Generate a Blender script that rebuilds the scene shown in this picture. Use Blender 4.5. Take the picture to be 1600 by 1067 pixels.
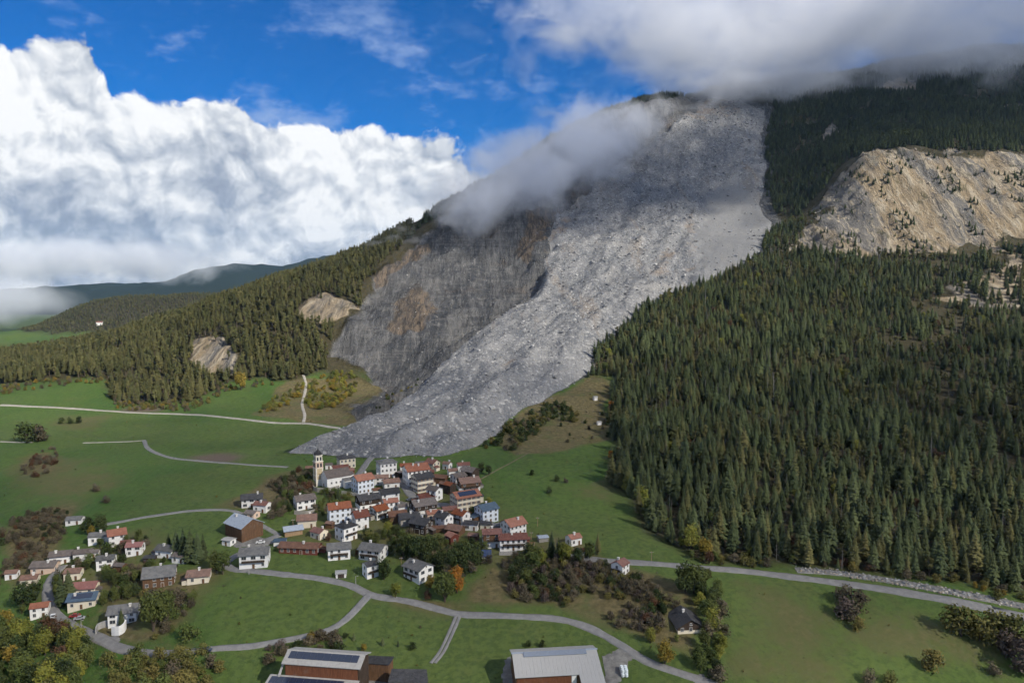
import bpy, bmesh, math, random
import numpy as np
from mathutils import Vector, Matrix

random.seed(7)
RNG = np.random.default_rng(11)
for _o in list(bpy.data.objects):
    bpy.data.objects.remove(_o)
SC = bpy.context.scene
COL = SC.collection
R = math.radians

# ---------------------------------------------------------------- camera
CAM_Z = 300.0
FPX = 1142.0                     # focal length in pixels of a 1600 px wide frame
PITCH = R(4.68)
cam_data = bpy.data.cameras.new('camera')
cam_data.sensor_width = 36.0
cam_data.lens = FPX / 1600.0 * 36.0
cam_data.clip_start = 1.0
cam_data.clip_end = 60000.0
cam = bpy.data.objects.new('camera', cam_data)
COL.objects.link(cam)
cam.location = (0, 0, CAM_Z)
cam.rotation_euler = (math.pi / 2 - PITCH, 0, 0)
SC.camera = cam

# ---------------------------------------------------------------- render + colour
SC.view_settings.view_transform = 'Standard'
SC.view_settings.look = 'None'
SC.view_settings.gamma = 1.0
SC.view_settings.exposure = 0.46
SC.view_settings.use_curve_mapping = False
SC.render.engine = 'CYCLES'
SC.cycles.use_denoising = True
SC.cycles.use_adaptive_sampling = True
SC.cycles.adaptive_threshold = 0.028
SC.cycles.adaptive_min_samples = 12
SC.cycles.max_bounces = 6
SC.cycles.diffuse_bounces = 2
SC.cycles.glossy_bounces = 1
SC.cycles.transmission_bounces = 2
SC.cycles.transparent_max_bounces = 32
SC.cycles.volume_bounces = 4
SC.cycles.volume_max_steps = 128
SC.cycles.volume_step_rate = 1.0
SC.cycles.sample_clamp_indirect = 4.0

# ---------------------------------------------------------------- sun
SUN_AZ = R(50)        # from straight behind the camera towards the right
SUN_EL = R(36)
SUN_DIR = Vector((math.sin(SUN_AZ) * math.cos(SUN_EL), -math.cos(SUN_AZ) * math.cos(SUN_EL), math.sin(SUN_EL)))
sun_data = bpy.data.lights.new('sun', 'SUN')
sun_data.energy = 4.9
sun_data.angle = R(0.53)
sun_data.color = (1.0, 0.93, 0.80)
sun = bpy.data.objects.new('sun', sun_data)
COL.objects.link(sun)
sun.rotation_euler = SUN_DIR.to_track_quat('Z', 'Y').to_euler()
sun.location = (600, -600, 1500)

# ---------------------------------------------------------------- node helpers
def nn(nt, typ, **kw):
    n = nt.nodes.new(typ)
    for k, v in kw.items():
        if k.startswith('i_'):
            key = k[2:]
            key = int(key) if key.isdigit() else key
            n.inputs[key].default_value = v
        else:
            setattr(n, k, v)
    return n

def lk(nt, a, b):
    nt.links.new(a, b)

def mth(nt, op, a, b=None, c=None, clamp=False):
    n = nt.nodes.new('ShaderNodeMath'); n.operation = op; n.use_clamp = clamp
    for i, v in enumerate((a, b, c)):
        if v is None: continue
        if isinstance(v, (int, float)): n.inputs[i].default_value = v
        else: nt.links.new(v, n.inputs[i])
    return n.outputs[0]

def mixc(nt, fac, a, b, mode='MIX'):
    n = nt.nodes.new('ShaderNodeMix'); n.data_type = 'RGBA'; n.blend_type = mode
    for sock, v in ((n.inputs[0], fac), (n.inputs[6], a), (n.inputs[7], b)):
        if isinstance(v, (int, float)): sock.default_value = v
        elif isinstance(v, tuple): sock.default_value = (*v[:3], 1)
        else: nt.links.new(v, sock)
    return n.outputs[2]

def mrange(nt, v, a, b, c=0.0, d=1.0, smooth=True):
    n = nt.nodes.new('ShaderNodeMapRange'); n.interpolation_type = 'SMOOTHSTEP' if smooth else 'LINEAR'
    nt.links.new(v, n.inputs[0])
    for i, x in zip((1, 2, 3, 4), (a, b, c, d)): n.inputs[i].default_value = x
    return n.outputs[0]

def noise(nt, vec, scale, detail=4.0, rough=0.55, dist=0.0, typ='FBM', lac=2.0, dim='3D'):
    n = nt.nodes.new('ShaderNodeTexNoise'); n.noise_dimensions = dim; n.noise_type = typ
    n.inputs['Scale'].default_value = scale; n.inputs['Detail'].default_value = detail
    n.inputs['Roughness'].default_value = rough; n.inputs['Distortion'].default_value = dist
    n.inputs['Lacunarity'].default_value = lac
    if vec is not None: nt.links.new(vec, n.inputs['Vector'])
    return n.outputs['Fac']

def vmath(nt, op, a, b=None, scale=None):
    n = nt.nodes.new('ShaderNodeVectorMath'); n.operation = op
    for i, v in enumerate((a, b)):
        if v is None: continue
        if isinstance(v, tuple): n.inputs[i].default_value = v
        else: nt.links.new(v, n.inputs[i])
    if scale is not None:
        if isinstance(scale, (int, float)): n.inputs['Scale'].default_value = scale
        else: nt.links.new(scale, n.inputs['Scale'])
    return n.outputs[0]

# ---------------------------------------------------------------- world: clear blue sky with far cumulus
def build_world():
    w = bpy.data.worlds.new('World'); SC.world = w
    w.use_nodes = True
    w.cycles.sampling_method = 'MANUAL'; w.cycles.sample_map_resolution = 256
    nt = w.node_tree; nt.nodes.clear()
    out = nn(nt, 'ShaderNodeOutputWorld')
    bg = nn(nt, 'ShaderNodeBackground'); bg.inputs[1].default_value = 1.0
    sky = nn(nt, 'ShaderNodeTexSky', sky_type='NISHITA')
    sky.sun_disc = False
    sky.sun_elevation = SUN_EL
    sky.sun_rotation = math.atan2(SUN_DIR.x, SUN_DIR.y)
    sky.altitude = 1400.0; sky.air_density = 1.0; sky.dust_density = 0.3; sky.ozone_density = 2.5
    tc = nn(nt, 'ShaderNodeTexCoord')
    d = tc.outputs['Generated']
    sep = nn(nt, 'ShaderNodeSeparateXYZ'); lk(nt, d, sep.inputs[0])
    az = mth(nt, 'ARCTAN2', sep.outputs[0], sep.outputs[1])      # 0 straight ahead, + right
    el = mth(nt, 'ARCSINE', sep.outputs[2])
    skyc = vmath(nt, 'SCALE', sky.outputs[0], scale=0.088)
    skyc = vmath(nt, 'MULTIPLY', skyc, (0.03, 0.42, 0.88))        # polarised deep blue air
    # cloud coordinates: a cylinder of directions, gently flattened
    cmb = nn(nt, 'ShaderNodeCombineXYZ'); lk(nt, az, cmb.inputs[0]); lk(nt, el, cmb.inputs[1])
    P = cmb.outputs[0]
    def bank_density(P, el, az):
        # top edge of the cumulus bank over the valley, as elevation against azimuth
        crv = nn(nt, 'ShaderNodeFloatCurve')
        lk(nt, mth(nt, 'MULTIPLY_ADD', az, 1 / (2 * math.pi), 0.5), crv.inputs['Value'])
        pts = [(-3.14, 0.16), (-2.4, 0.22), (-1.6, 0.18), (-1.1, 0.24), (-0.75, 0.25), (-0.631, 0.242), (-0.597, 0.256), (-0.561, 0.268), (-0.52, 0.272), (-0.505, 0.252), (-0.497, 0.217), (-0.463, 0.221), (-0.44, 0.208), (-0.415, 0.197), (-0.397, 0.211), (-0.352, 0.217), (-0.329, 0.191), (-0.299, 0.189), (-0.26, 0.201), (-0.203, 0.196), (-0.128, 0.185), (-0.077, 0.172), (-0.034, 0.14), (0.0, 0.083), (0.1, -0.05), (0.5, -0.1), (1.1, 0.06), (2.0, 0.16), (2.6, 0.12), (3.14, 0.16)]
        c = crv.mapping.curves[0]
        c.points[0].location = (0, .5 + .16); c.points[1].location = (1, .5 + .16)
        for a, e in pts[1:-1]:
            c.points.new(a / (2 * math.pi) + .5, .5 + e)
        for p_ in c.points: p_.handle_type = 'AUTO_CLAMPED'
        crv.mapping.update()
        top = mth(nt, 'SUBTRACT', crv.outputs[0], 0.5)
        return mth(nt, 'SUBTRACT', top, el)
    def billow(P, sc, det):
        v = nn(nt, 'ShaderNodeTexVoronoi', feature='SMOOTH_F1', voronoi_dimensions='2D')
        v.inputs['Scale'].default_value = sc; v.inputs['Smoothness'].default_value = 0.22
        v.inputs['Detail'].default_value = det; v.inputs['Roughness'].default_value = 0.52; v.inputs['Lacunarity'].default_value = 2.15
        v.normalize = True
        lk(nt, P, v.inputs['Vector'])
        return mth(nt, 'SUBTRACT', 1.0, v.outputs['Distance'])
    warp = nn(nt, 'ShaderNodeTexNoise'); warp.inputs['Scale'].default_value = 11.0; warp.inputs['Detail'].default_value = 3.0; warp.noise_dimensions = '2D'
    lk(nt, P, warp.inputs['Vector'])
    Pw = vmath(nt, 'ADD', P, vmath(nt, 'SCALE', vmath(nt, 'SUBTRACT', warp.outputs['Color'], (.5, .5, .5)), scale=0.045))
    base = bank_density(P, el, az)
    def thickness(Pq):
        return mth(nt, 'SUBTRACT', billow(Pq, 8.5, 4.6), .62)
    t0 = thickness(Pw)
    t1 = thickness(vmath(nt, 'ADD', Pw, (0.007, 0.013, 0.0)))      # a little towards the light
    n1 = mth(nt, 'SUBTRACT', noise(nt, Pw, 30.0, 4.0, 0.6, dim='2D'), .5)
    dens = mth(nt, 'ADD', base, mth(nt, 'MULTIPLY', t0, 0.10))
    dens = mth(nt, 'ADD', dens, mth(nt, 'MULTIPLY', n1, 0.03))
    alpha = mrange(nt, dens, -0.002, 0.009)
    lit = mth(nt, 'SUBTRACT', t0, t1)
    big = noise(nt, vmath(nt, 'ADD', Pw, (1.9, .4, 0)), 7.5, 2.0, 0.5, dim='2D')     # whole towers in or out of the light
    depth = mrange(nt, base, 0.02, 0.24, 0.0, 1.0)
    val = mth(nt, 'ADD', 0.84, mth(nt, 'MULTIPLY', lit, 1.9))
    val = mth(nt, 'ADD', val, mth(nt, 'MULTIPLY', t0, 0.30))
    val = mth(nt, 'ADD', val, mth(nt, 'MULTIPLY', n1, 0.30))
    val = mth(nt, 'ADD', val, mth(nt, 'MULTIPLY', mth(nt, 'SUBTRACT', big, .50), .80))
    huge = noise(nt, vmath(nt, 'ADD', P, (.31, .0, 0)), 2.6, 1.0, 0.5, dim='2D')
    val = mth(nt, 'SUBTRACT', val, mth(nt, 'MULTIPLY', mth(nt, 'MULTIPLY', depth, mrange(nt, huge, .35, .6)), 0.17))
    val = mth(nt, 'MINIMUM', mth(nt, 'MAXIMUM', val, 0.34), 1.0)
    ramp = nn(nt, 'ShaderNodeValToRGB'); lk(nt, val, ramp.inputs[0])
    e = ramp.color_ramp.elements
    e[0].position = .32; e[0].color = (.16, .195, .27, 1)
    e[1].position = 1.0; e[1].color = (.76, .765, .77, 1)
    m = e.new(.58); m.color = (.285, .325, .40, 1)
    m = e.new(.80); m.color = (.50, .53, .575, 1)
    col = mixc(nt, alpha, skyc, ramp.outputs[0])
    # broken cloud added above the view to make the sky light less blue
    zz = mth(nt, 'MAXIMUM', mth(nt, 'ADD', sep.outputs[2], .12), .05)
    pc = nn(nt, 'ShaderNodeCombineXYZ'); lk(nt, mth(nt, 'DIVIDE', sep.outputs[0], zz), pc.inputs[0]); lk(nt, mth(nt, 'DIVIDE', sep.outputs[1], zz), pc.inputs[1])
    bn = noise(nt, pc.outputs[0], 1.1, 4.0, .55, dim='2D')
    bc = mth(nt, 'MULTIPLY', mrange(nt, bn, .44, .58), mrange(nt, el, .37, .52))
    col = mixc(nt, bc, col, mixc(nt, mrange(nt, bn, .45, .7), (.66, .67, .69), (.36, .38, .42)))
    # thin veils higher up
    Ps = vmath(nt, 'MULTIPLY', P, (4.2, 9.0, 1.0))
    wn = noise(nt, vmath(nt, 'ADD', Ps, (3.7, 1.3, 0)), 1.5, 5.0, 0.62, 0.0, dim='2D')
    band = mth(nt, 'MULTIPLY', mrange(nt, el, 0.10, 0.22), mrange(nt, el, 0.42, 0.28))
    veil = mth(nt, 'MULTIPLY', mrange(nt, wn, 0.50, 0.78), band)
    col = mixc(nt, mth(nt, 'MULTIPLY', mth(nt, 'MULTIPLY', veil, .8), mth(nt, 'SUBTRACT', 1.0, alpha)), col, (.26, .36, .58))
    lk(nt, col, bg.inputs[0])
    lk(nt, bg.outputs[0], out.inputs[0])
build_world()

# ================================================================ terrain heights
def perlin(x, y, seed=0):
    r = np.random.default_rng(seed)
    perm = r.permutation(256); perm = np.concatenate([perm, perm, perm])
    ang = r.random(256) * 2 * np.pi
    gx, gy = np.cos(ang), np.sin(ang)
    xi = np.floor(x).astype(int); yi = np.floor(y).astype(int)
    xf = x - xi; yf = y - yi
    xi &= 255; yi &= 255
    def g(ix, iy, fx, fy):
        h = perm[perm[ix & 255] + (iy & 255)]
        return gx[h] * fx + gy[h] * fy
    u = xf * xf * xf * (xf * (xf * 6 - 15) + 10); v = yf * yf * yf * (yf * (yf * 6 - 15) + 10)
    a = g(xi, yi, xf, yf); b = g(xi + 1, yi, xf - 1, yf); c = g(xi, yi + 1, xf, yf - 1); d = g(xi + 1, yi + 1, xf - 1, yf - 1)
    return (a + u * (b - a)) * (1 - v) + (c + u * (d - c)) * v

def fbm(x, y, scale, octv=5, gain=0.5, seed=0, ridged=False):
    s = 0.0; amp = 1.0; f = 1.0 / scale
    for k in range(octv):
        n = perlin(x * f + 17.3 * k, y * f - 9.1 * k, seed + k)
        s = s + amp * ((1 - 2 * np.abs(n)) if ridged else n)
        amp *= gain; f *= 2.03
    return s

CP_, SP_ = math.cos(PITCH), math.sin(PITCH)
def ray(px, py):
    xc = (px - 800.0) / FPX; yc = (533.5 - py) / FPX
    return np.array([xc, CP_ + yc * SP_, -SP_ + yc * CP_])
def pt_Y(px, py, Y):
    d = ray(px, py); t = Y / d[1]
    return (d[0] * t, Y, CAM_Z + d[2] * t)
def pt_Z(px, py, z):
    d = ray(px, py); t = (z - CAM_Z) / d[2]
    return (d[0] * t, d[1] * t, z)
def project(x, y, z):
    dz = z - CAM_Z
    fwd = y * CP_ - dz * SP_; up = y * SP_ + dz * CP_
    return 800 + FPX * x / fwd, 533.5 - FPX * up / fwd, fwd

ZP = [(0,1067,150),(0,960,156),(0,880,163),(0,800,171),(0,700,176),(0,640,181),
      (200,1067,156),(200,960,162),(200,880,168),(200,800,174),(200,700,177),(200,640,181),
      (400,1067,157),(450,960,164),(400,880,170),(400,800,175),(420,720,178),(400,655,182),
      (600,1000,160),(600,900,168),(600,820,173),(620,760,177),(650,715,180),
      (800,1067,157),(800,965,161),(830,870,170),(830,800,174),(800,720,181),
      (1000,1067,155),(1000,1000,159),(1000,910,168),(1070,985,161),(1100,885,168),(1000,800,174),(950,700,183),
      (1200,1067,153),(1200,980,160),(1300,905,166),(1600,1067,148),(1600,970,159),(1450,935,163)]
YP = [  # left forest hill
      (100,600,760),(300,610,750),(450,610,730),(200,560,850),(330,545,860),(450,520,860),(500,480,930),(60,584,860),
      (200,541,960),(330,488,1010),(420,451,1060),(520,419,1120),(600,398,1180),(650,380,1230),
      # bowl of bare rock
      (560,610,760),(560,540,860),(600,480,950),(650,430,1070),(700,390,1170),(760,360,1260),(830,350,1300),
      (650,560,830),(740,470,1030),(780,430,1120),
      # ridge line
      (735,303,1430),(830,243,1570),(900,199,1680),(1000,160,1790),(1150,138,1880),(1300,120,1960),(1450,95,2040),(1600,78,2120),
      # slide
      (600,670,590),(700,650,610),(700,600,690),(800,600,670),(760,540,800),(870,560,740),(800,500,900),(900,480,920),(950,430,1060),
      (900,400,1150),(1050,430,1050),(900,330,1380),(1000,340,1330),(1100,370,1210),(1190,370,1200),(1000,260,1520),(1100,280,1460),(1180,300,1400),(1100,180,1720),(1180,190,1700),
      # right forest spur
      (1100,830,370),(1300,830,372),(1500,850,365),(1100,740,450),(1300,740,450),(1590,770,430),(960,620,640),(1100,640,590),(1300,640,580),(1590,650,560),
      (940,560,720),(1100,540,740),(1300,540,740),(1590,540,720),(1050,480,870),(1200,440,950),(1350,440,930),(1590,450,890),(1215,375,1110),(1330,400,1030),
      # right cliffs and the wood above
      (1400,390,1040),(1590,380,1030),(1300,320,1180),(1400,300,1150),(1500,300,1140),(1590,290,1150),(1360,245,1230),(1500,240,1240),(1590,240,1250),
      (1260,330,1260),(1230,240,1500),(1300,190,1600),(1450,170,1580),(1590,160,1580),(1400,130,1800)]
GP = [(-300,60,146),(0,60,140),(300,60,135),(-150,160,148),(150,160,150),(-900,500,150),(-1100,900,150),(-900,1200,170),(-1400,1500,90),(-700,1500,170),(-300,1600,300),
      (0,1800,420),(150,2000,520),(400,2200,640),(800,2400,760),(1400,2600,860),(900,400,170),(1000,700,260),(1100,1000,370),(1300,1300,520),(1700,1700,750),(1800,2300,900),
      (500,150,135),(800,250,150),(-500,250,140),(-2400,2400,60),(-1000,2600,110),(-2500,1000,80),(0,3200,300),(1500,3400,700),(2600,2400,900),(2400,1000,500)]
pts3 = np.array([pt_Z(*p) for p in ZP] + [pt_Y(*p) for p in YP] + GP, dtype=float)
NP_ = len(pts3)
def tps_k(r2):
    return 0.5 * r2 * np.log(r2 + 1e-9)
_sc = 500.0
_P = pts3[:, :2] / _sc
_d2 = ((_P[:, None, :] - _P[None, :, :]) ** 2).sum(-1)
_A = np.zeros((NP_ + 3, NP_ + 3))
_A[:NP_, :NP_] = tps_k(_d2) + np.eye(NP_) * 2e-4
_A[:NP_, NP_:] = np.c_[np.ones(NP_), _P]; _A[NP_:, :NP_] = _A[:NP_, NP_:].T
_w = np.linalg.solve(_A, np.r_[pts3[:, 2], 0, 0, 0])
def tps(x, y):
    x = np.asarray(x, float); y = np.asarray(y, float)
    sh = x.shape; x = x.ravel() / _sc; y = y.ravel() / _sc
    out = np.empty_like(x)
    for i in range(0, len(x), 60000):
        xs = x[i:i + 60000, None]; ys = y[i:i + 60000, None]
        k = tps_k((xs - _P[None, :, 0]) ** 2 + (ys - _P[None, :, 1]) ** 2)
        out[i:i + 60000] = k @ _w[:NP_] + _w[NP_] + _w[NP_ + 1] * xs[:, 0] + _w[NP_ + 2] * ys[:, 0]
    return out.reshape(sh)

# smooth heights cached on an even grid, 6 m apart
GX0, GX1, GY0, GY1, GS = -2600.0, 2800.0, -240.0, 3600.0, 6.0
_gx = np.arange(GX0, GX1 + 1, GS); _gy = np.arange(GY0, GY1 + 1, GS)
def coarse_grid():
    cs = 4                                   # evaluate every 24 m, refine bilinearly with cubic smoothing
    gx = _gx[::cs]; gy = _gy[::cs]
    X, Y = np.meshgrid(gx, gy)
    Z = tps(X, Y)
    def up(Zc, n, axis):
        Zc = np.moveaxis(Zc, axis, 0); m = Zc.shape[0]
        t = np.arange(n) / cs; i = np.minimum(t.astype(int), m - 2); f = (t - i)[:, None]
        p0 = Zc[np.maximum(i - 1, 0)]; p1 = Zc[i]; p2 = Zc[i + 1]; p3 = Zc[np.minimum(i + 2, m - 1)]
        o = p1 + .5 * f * (p2 - p0 + f * (2 * p0 - 5 * p1 + 4 * p2 - p3 + f * (3 * (p1 - p2) + p3 - p0)))
        return np.moveaxis(o, 0, axis)
    n_y = (len(gy) - 1) * cs + 1; n_x = (len(gx) - 1) * cs + 1
    return up(up(Z, n_y, 0), n_x, 1)
HG = coarse_grid()
# wooded hill far down the valley
_hx, _hy = np.meshgrid(GX0 + GS * np.arange(HG.shape[1]), GY0 + GS * np.arange(HG.shape[0]))
HG = HG + 150 * np.exp(-((_hx + 1330) / 430) ** 4 - ((_hy - 2780) / 230) ** 2) + 40 * np.exp(-((_hx + 1900) / 300) ** 2 - ((_hy - 2500) / 160) ** 2)
_ny, _nx = HG.shape
def bilin(G, x, y):
    u = np.clip((np.asarray(x, float) - GX0) / GS, 0, _nx - 1.001); v = np.clip((np.asarray(y, float) - GY0) / GS, 0, _ny - 1.001)
    i = u.astype(int); j = v.astype(int); fu = u - i; fv = v - j
    return (G[j, i] * (1 - fu) + G[j, i + 1] * fu) * (1 - fv) + (G[j + 1, i] * (1 - fu) + G[j + 1, i + 1] * fu) * fv
def H0(x, y):
    return bilin(HG, x, y)

def at(px, py, hf=None, tmax=3400.0):
    """where the line of sight through a point of the photograph meets the ground: world (x, y, z)"""
    hf = hf or H0
    d = ray(px, py)
    t = np.concatenate([np.arange(120, 900, 1.5), np.arange(900, tmax, 4.0)])
    x, y, z = d[0] * t, d[1] * t, CAM_Z + d[2] * t
    below = z < hf(x, y)
    if not below.any():
        return None
    k = int(np.argmax(below)); k = max(k, 1)
    a, b = t[k - 1], t[k]
    for _ in range(12):
        m = .5 * (a + b)
        if CAM_Z + d[2] * m < float(hf(d[0] * m, d[1] * m)): b = m
        else: a = m
    return (d[0] * b, d[1] * b, CAM_Z + d[2] * b)

# ================================================================ land cover, laid out on the ground plan
def world_poly(pp, hf=None):
    out = []
    for p in pp:
        if len(p) == 3 and p[2] == 'w': out.append((p[0], p[1])); continue
        q = at(p[0], p[1], hf)
        if q is not None: out.append((q[0], q[1]))
    return np.array(out)

def signed_dist(poly, X, Y):
    """positive inside"""
    sh = X.shape; x = X.ravel(); y = Y.ravel()
    best = np.full(x.shape, 1e18); inside = np.zeros(x.shape, bool)
    n = len(poly)
    for i in range(n):
        x0, y0 = poly[i]; x1, y1 = poly[(i + 1) % n]
        dx, dy = x1 - x0, y1 - y0
        L2 = dx * dx + dy * dy + 1e-9
        t = np.clip(((x - x0) * dx + (y - y0) * dy) / L2, 0, 1)
        best = np.minimum(best, (x - x0 - t * dx) ** 2 + (y - y0 - t * dy) ** 2)
        cr = ((y0 > y) != (y1 > y)) & (x < (x1 - x0) * (y - y0) / (y1 - y0 + 1e-12) + x0)
        inside ^= cr
    d = np.sqrt(best)
    return np.where(inside, d, -d).reshape(sh)

def sstep(v, a, b):
    t = np.clip((v - a) / (b - a), 0, 1); return t * t * (3 - 2 * t)

_XX, _YY = np.meshgrid(GX0 + GS * np.arange(_nx), GY0 + GS * np.arange(_ny))
_WOB = fbm(_XX, _YY, 55.0, 4, .55, 31)
def mask_grid(polys, feather=10.0, wob=14.0):
    M = np.zeros((_ny, _nx))
    for pp in polys:
        p = world_poly(pp)
        pad = feather + wob + 10
        i0 = max(int((p[:, 0].min() - pad - GX0) / GS), 0); i1 = min(int((p[:, 0].max() + pad - GX0) / GS) + 2, _nx)
        j0 = max(int((p[:, 1].min() - pad - GY0) / GS), 0); j1 = min(int((p[:, 1].max() + pad - GY0) / GS) + 2, _ny)
        if i1 <= i0 or j1 <= j0: continue
        s = signed_dist(p, _XX[j0:j1, i0:i1], _YY[j0:j1, i0:i1]) + wob * _WOB[j0:j1, i0:i1]
        M[j0:j1, i0:i1] = np.maximum(M[j0:j1, i0:i1], sstep(s, -feather, feather))
    return M

FOREST_R = [(962,592),(946,640),(952,700),(966,760),(1000,815),(1060,858),(1100,872),(1180,882),(1260,886),(1350,895),(1450,910),(1560,925),(1600,930),
            (560,330,'w'),(900,500,'w'),(1000,800,'w'),(1000,1000,'w'),(1590,385),(1500,400),(1440,398),(1400,396),(1330,398),(1280,392),(1225,375),(1150,432),(1080,470),(1000,505),(940,565)]
FOREST_UP = [(1210,160),(1192,260),(1205,330),(1235,345),(1285,300),(1330,246),(1365,236),(1500,236),(1590,236),(1500,1300,'w'),(2300,1700,'w'),(2400,2500,'w'),(1200,2500,'w'),(750,2300,'w'),(500,2050,'w'),
             (100,1850,'w'),(-150,1500,'w'),(640,372),(735,300),(830,240),(900,198),(1000,168),(1095,148),(1150,146)]
FOREST_L = [(0,600),(60,596),(172,592),(182,628),(300,630),(350,592),(430,594),(462,592),(508,580),(512,548),(530,500),(562,470),(577,430),(612,402),(650,366),
            (-200,1450,'w'),(-700,1350,'w'),(-1300,1100,'w'),(-1300,760,'w')]
CLIFF_L = [[(300,532),(338,520),(378,552),(368,580),(322,585),(300,562)], [(462,492),(500,455),(525,462),(562,472),(532,502),(480,506)], [(90,566),(150,548),(212,532),(205,545),(140,562)]]
CLIFF_R = [[(1240,388),(1268,340),(1300,290),(1345,242),(1400,234),(1500,238),(1560,236),(1590,238),(1150,1180,'w'),(1150,1010,'w'),(1590,372),(1530,392),(1450,402),(1390,398),(1330,402),(1285,400)],
           [(1480,470),(1530,430),(1590,400),(1590,470),(1560,490),(1500,485)]]
CLIFF_UP = [[(1362,140),(1400,118),(1440,122),(1430,140),(1390,148)], [(1280,205),(1300,190),(1312,205),(1290,212)], [(1560,165),(1600,165),(1600,175),(1560,174)]]
BOWL = [[(506,552),(540,505),(566,470),(582,432),(620,402),(660,367),(740,300),(870,330),(860,420),(842,455),(782,495),(692,560),(652,610),(610,645),(565,660),(548,642),(602,602),(560,572)]]
UPROCK = [[(850,470),(868,400),(868,345),(900,305),(960,255),(1040,205),(1085,160),(1000,170),(900,205),(830,245),(745,305),(800,335)]]
DRY = [[(600,610),(655,585),(660,600),(610,650),(580,655)], [(770,695),(800,650),(860,618),(925,590),(962,600),(955,650),(962,692),(880,702),(800,712)],
       [(440,602),(470,590),(560,585),(625,600),(605,640),(545,668),(450,655),(395,648)],
       [(790,872),(880,850),(960,880),(1090,905),(1100,960),(1095,1040),(1030,1008),(960,972),(850,948),(780,952),(705,948),(722,900)],
       [(0,830),(50,800),(110,792),(100,850),(60,900),(0,940)], [(30,722),(80,690),(98,720),(50,746)],
       [(330,792),(400,762),(480,727),(505,745),(440,792),(380,802)],
       [(150,900),(240,880),(340,890),(300,940),(250,1000),(300,1015),(140,1005)],
       [(560,930),(700,938),(840,950),(800,962),(640,950)]]
DRY_SOFT = [[(430,740),(500,760),(620,742),(760,760),(850,850),(760,905),(600,900),(480,870),(430,840)], [(60,860),(230,830),(330,880),(330,940),(150,1000),(30,960)], [(1120,890),(1400,920),(1600,975),(1600,1067),(1120,1067)], [(850,760),(965,740),(1000,800),(1000,815),(900,790)], [(80,640),(170,650),(150,680),(60,675)], [(0,700),(120,695),(200,740),(120,800),(0,790)]]
SOIL = [[(296,714),(345,708),(382,712),(360,722),(310,721)], [(190,640),(215,634),(250,637),(255,643),(205,644)]]

M_FOREST = mask_grid([FOREST_R], 5, 9); M_FAR = sstep(np.exp(-((_XX + 1330) / 470) ** 4 - ((_YY - 2760) / 250) ** 2) + .16 * _WOB, .28, .4) ; M_FOREST_L = mask_grid([FOREST_L], 6, 10); M_FOREST_UP = mask_grid([FOREST_UP], 12, 22)
M_CLIFF_L = mask_grid(CLIFF_L, 5, 10); _W0 = _WOB; _WOB = _W0 + .75 * fbm(_XX, _YY, 20.0, 3, .6, 37); M_CLIFF_R = mask_grid(CLIFF_R[:1], 6, 40); _WOB = _W0; M_SCREE = mask_grid(CLIFF_R[1:], 14, 40) * .8; M_CLIFF_UP = mask_grid(CLIFF_UP, 8, 14)
M_BOWL = mask_grid(BOWL, 8, 16); M_UPROCK = mask_grid(UPROCK, 14, 20)
M_DRY = np.maximum(mask_grid(DRY, 9, 12), .56 * mask_grid(DRY_SOFT, 22, 25))
M_SOIL = mask_grid(SOIL, 4, 4)
# the slide itself
SLIDE = [(438,709),(480,697),(520,681),(565,664),(610,641),(650,611),(668,590),(692,560),(732,530),(782,495),(840,456),(852,420),(857,380),(872,342),(902,310),(960,258),(1040,206),(1084,178),
         (1092,158),(1150,157),(1196,172),(1190,212),(1196,262),(1190,320),(1210,356),(1182,402),(1085,450),(1005,482),(935,545),(922,575),(880,611),(812,640),(790,665),(747,700),(690,712),(600,716),(510,713)]
SLIDE_P = world_poly(SLIDE)
S_SLIDE = signed_dist(SLIDE_P, _XX, _YY) + 9 * _WOB
M_SLIDE = sstep(S_SLIDE, -6, 8)

# bare scree beside the slide on its left, trees right up to it on its right, no turf high on the mountain
_mid = (_YY - 600) * .4375
_near = sstep(S_SLIDE, -62, -40) * (S_SLIDE < 4)
M_FOREST = np.maximum(M_FOREST, _near * (_XX > _mid) * sstep(_YY, 660, 700) * (1 - sstep(_YY, 1180, 1260)))
M_BOWL = np.maximum(M_BOWL, _near * (_XX <= _mid) * sstep(_YY, 640, 700))
M_HIGH = sstep(_YY + 40 * _WOB, 770, 810) * (_XX > -1150)
FAN = [[(1105,310),(1150,285),(1190,312),(1210,356),(1180,400),(1095,440),(1082,380)]]
OCHRE = [[(1070,340),(1088,340),(1092,430),(1065,430)], [(850,380),(880,340),(905,315),(890,360),(865,415)], [(1020,400),(1060,395),(1050,440),(1000,450)], [(770,585),(812,570),(800,600),(775,608)], [(1060,190),(1090,165),(1150,160),(1160,185),(1110,200)]]
BROWN = [[(610,510),(615,455),(650,440),(680,470),(665,510),(635,520)], [(805,400),(815,330),(855,318),(862,350),(845,395),(825,420)], [(575,440),(600,412),(660,370),(668,380),(610,425)]]
M_FAN = mask_grid(FAN, 18, 12); M_OCHRE = mask_grid(OCHRE, 10, 12) * .55; M_BROWN = mask_grid(BROWN, 10, 22)
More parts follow.
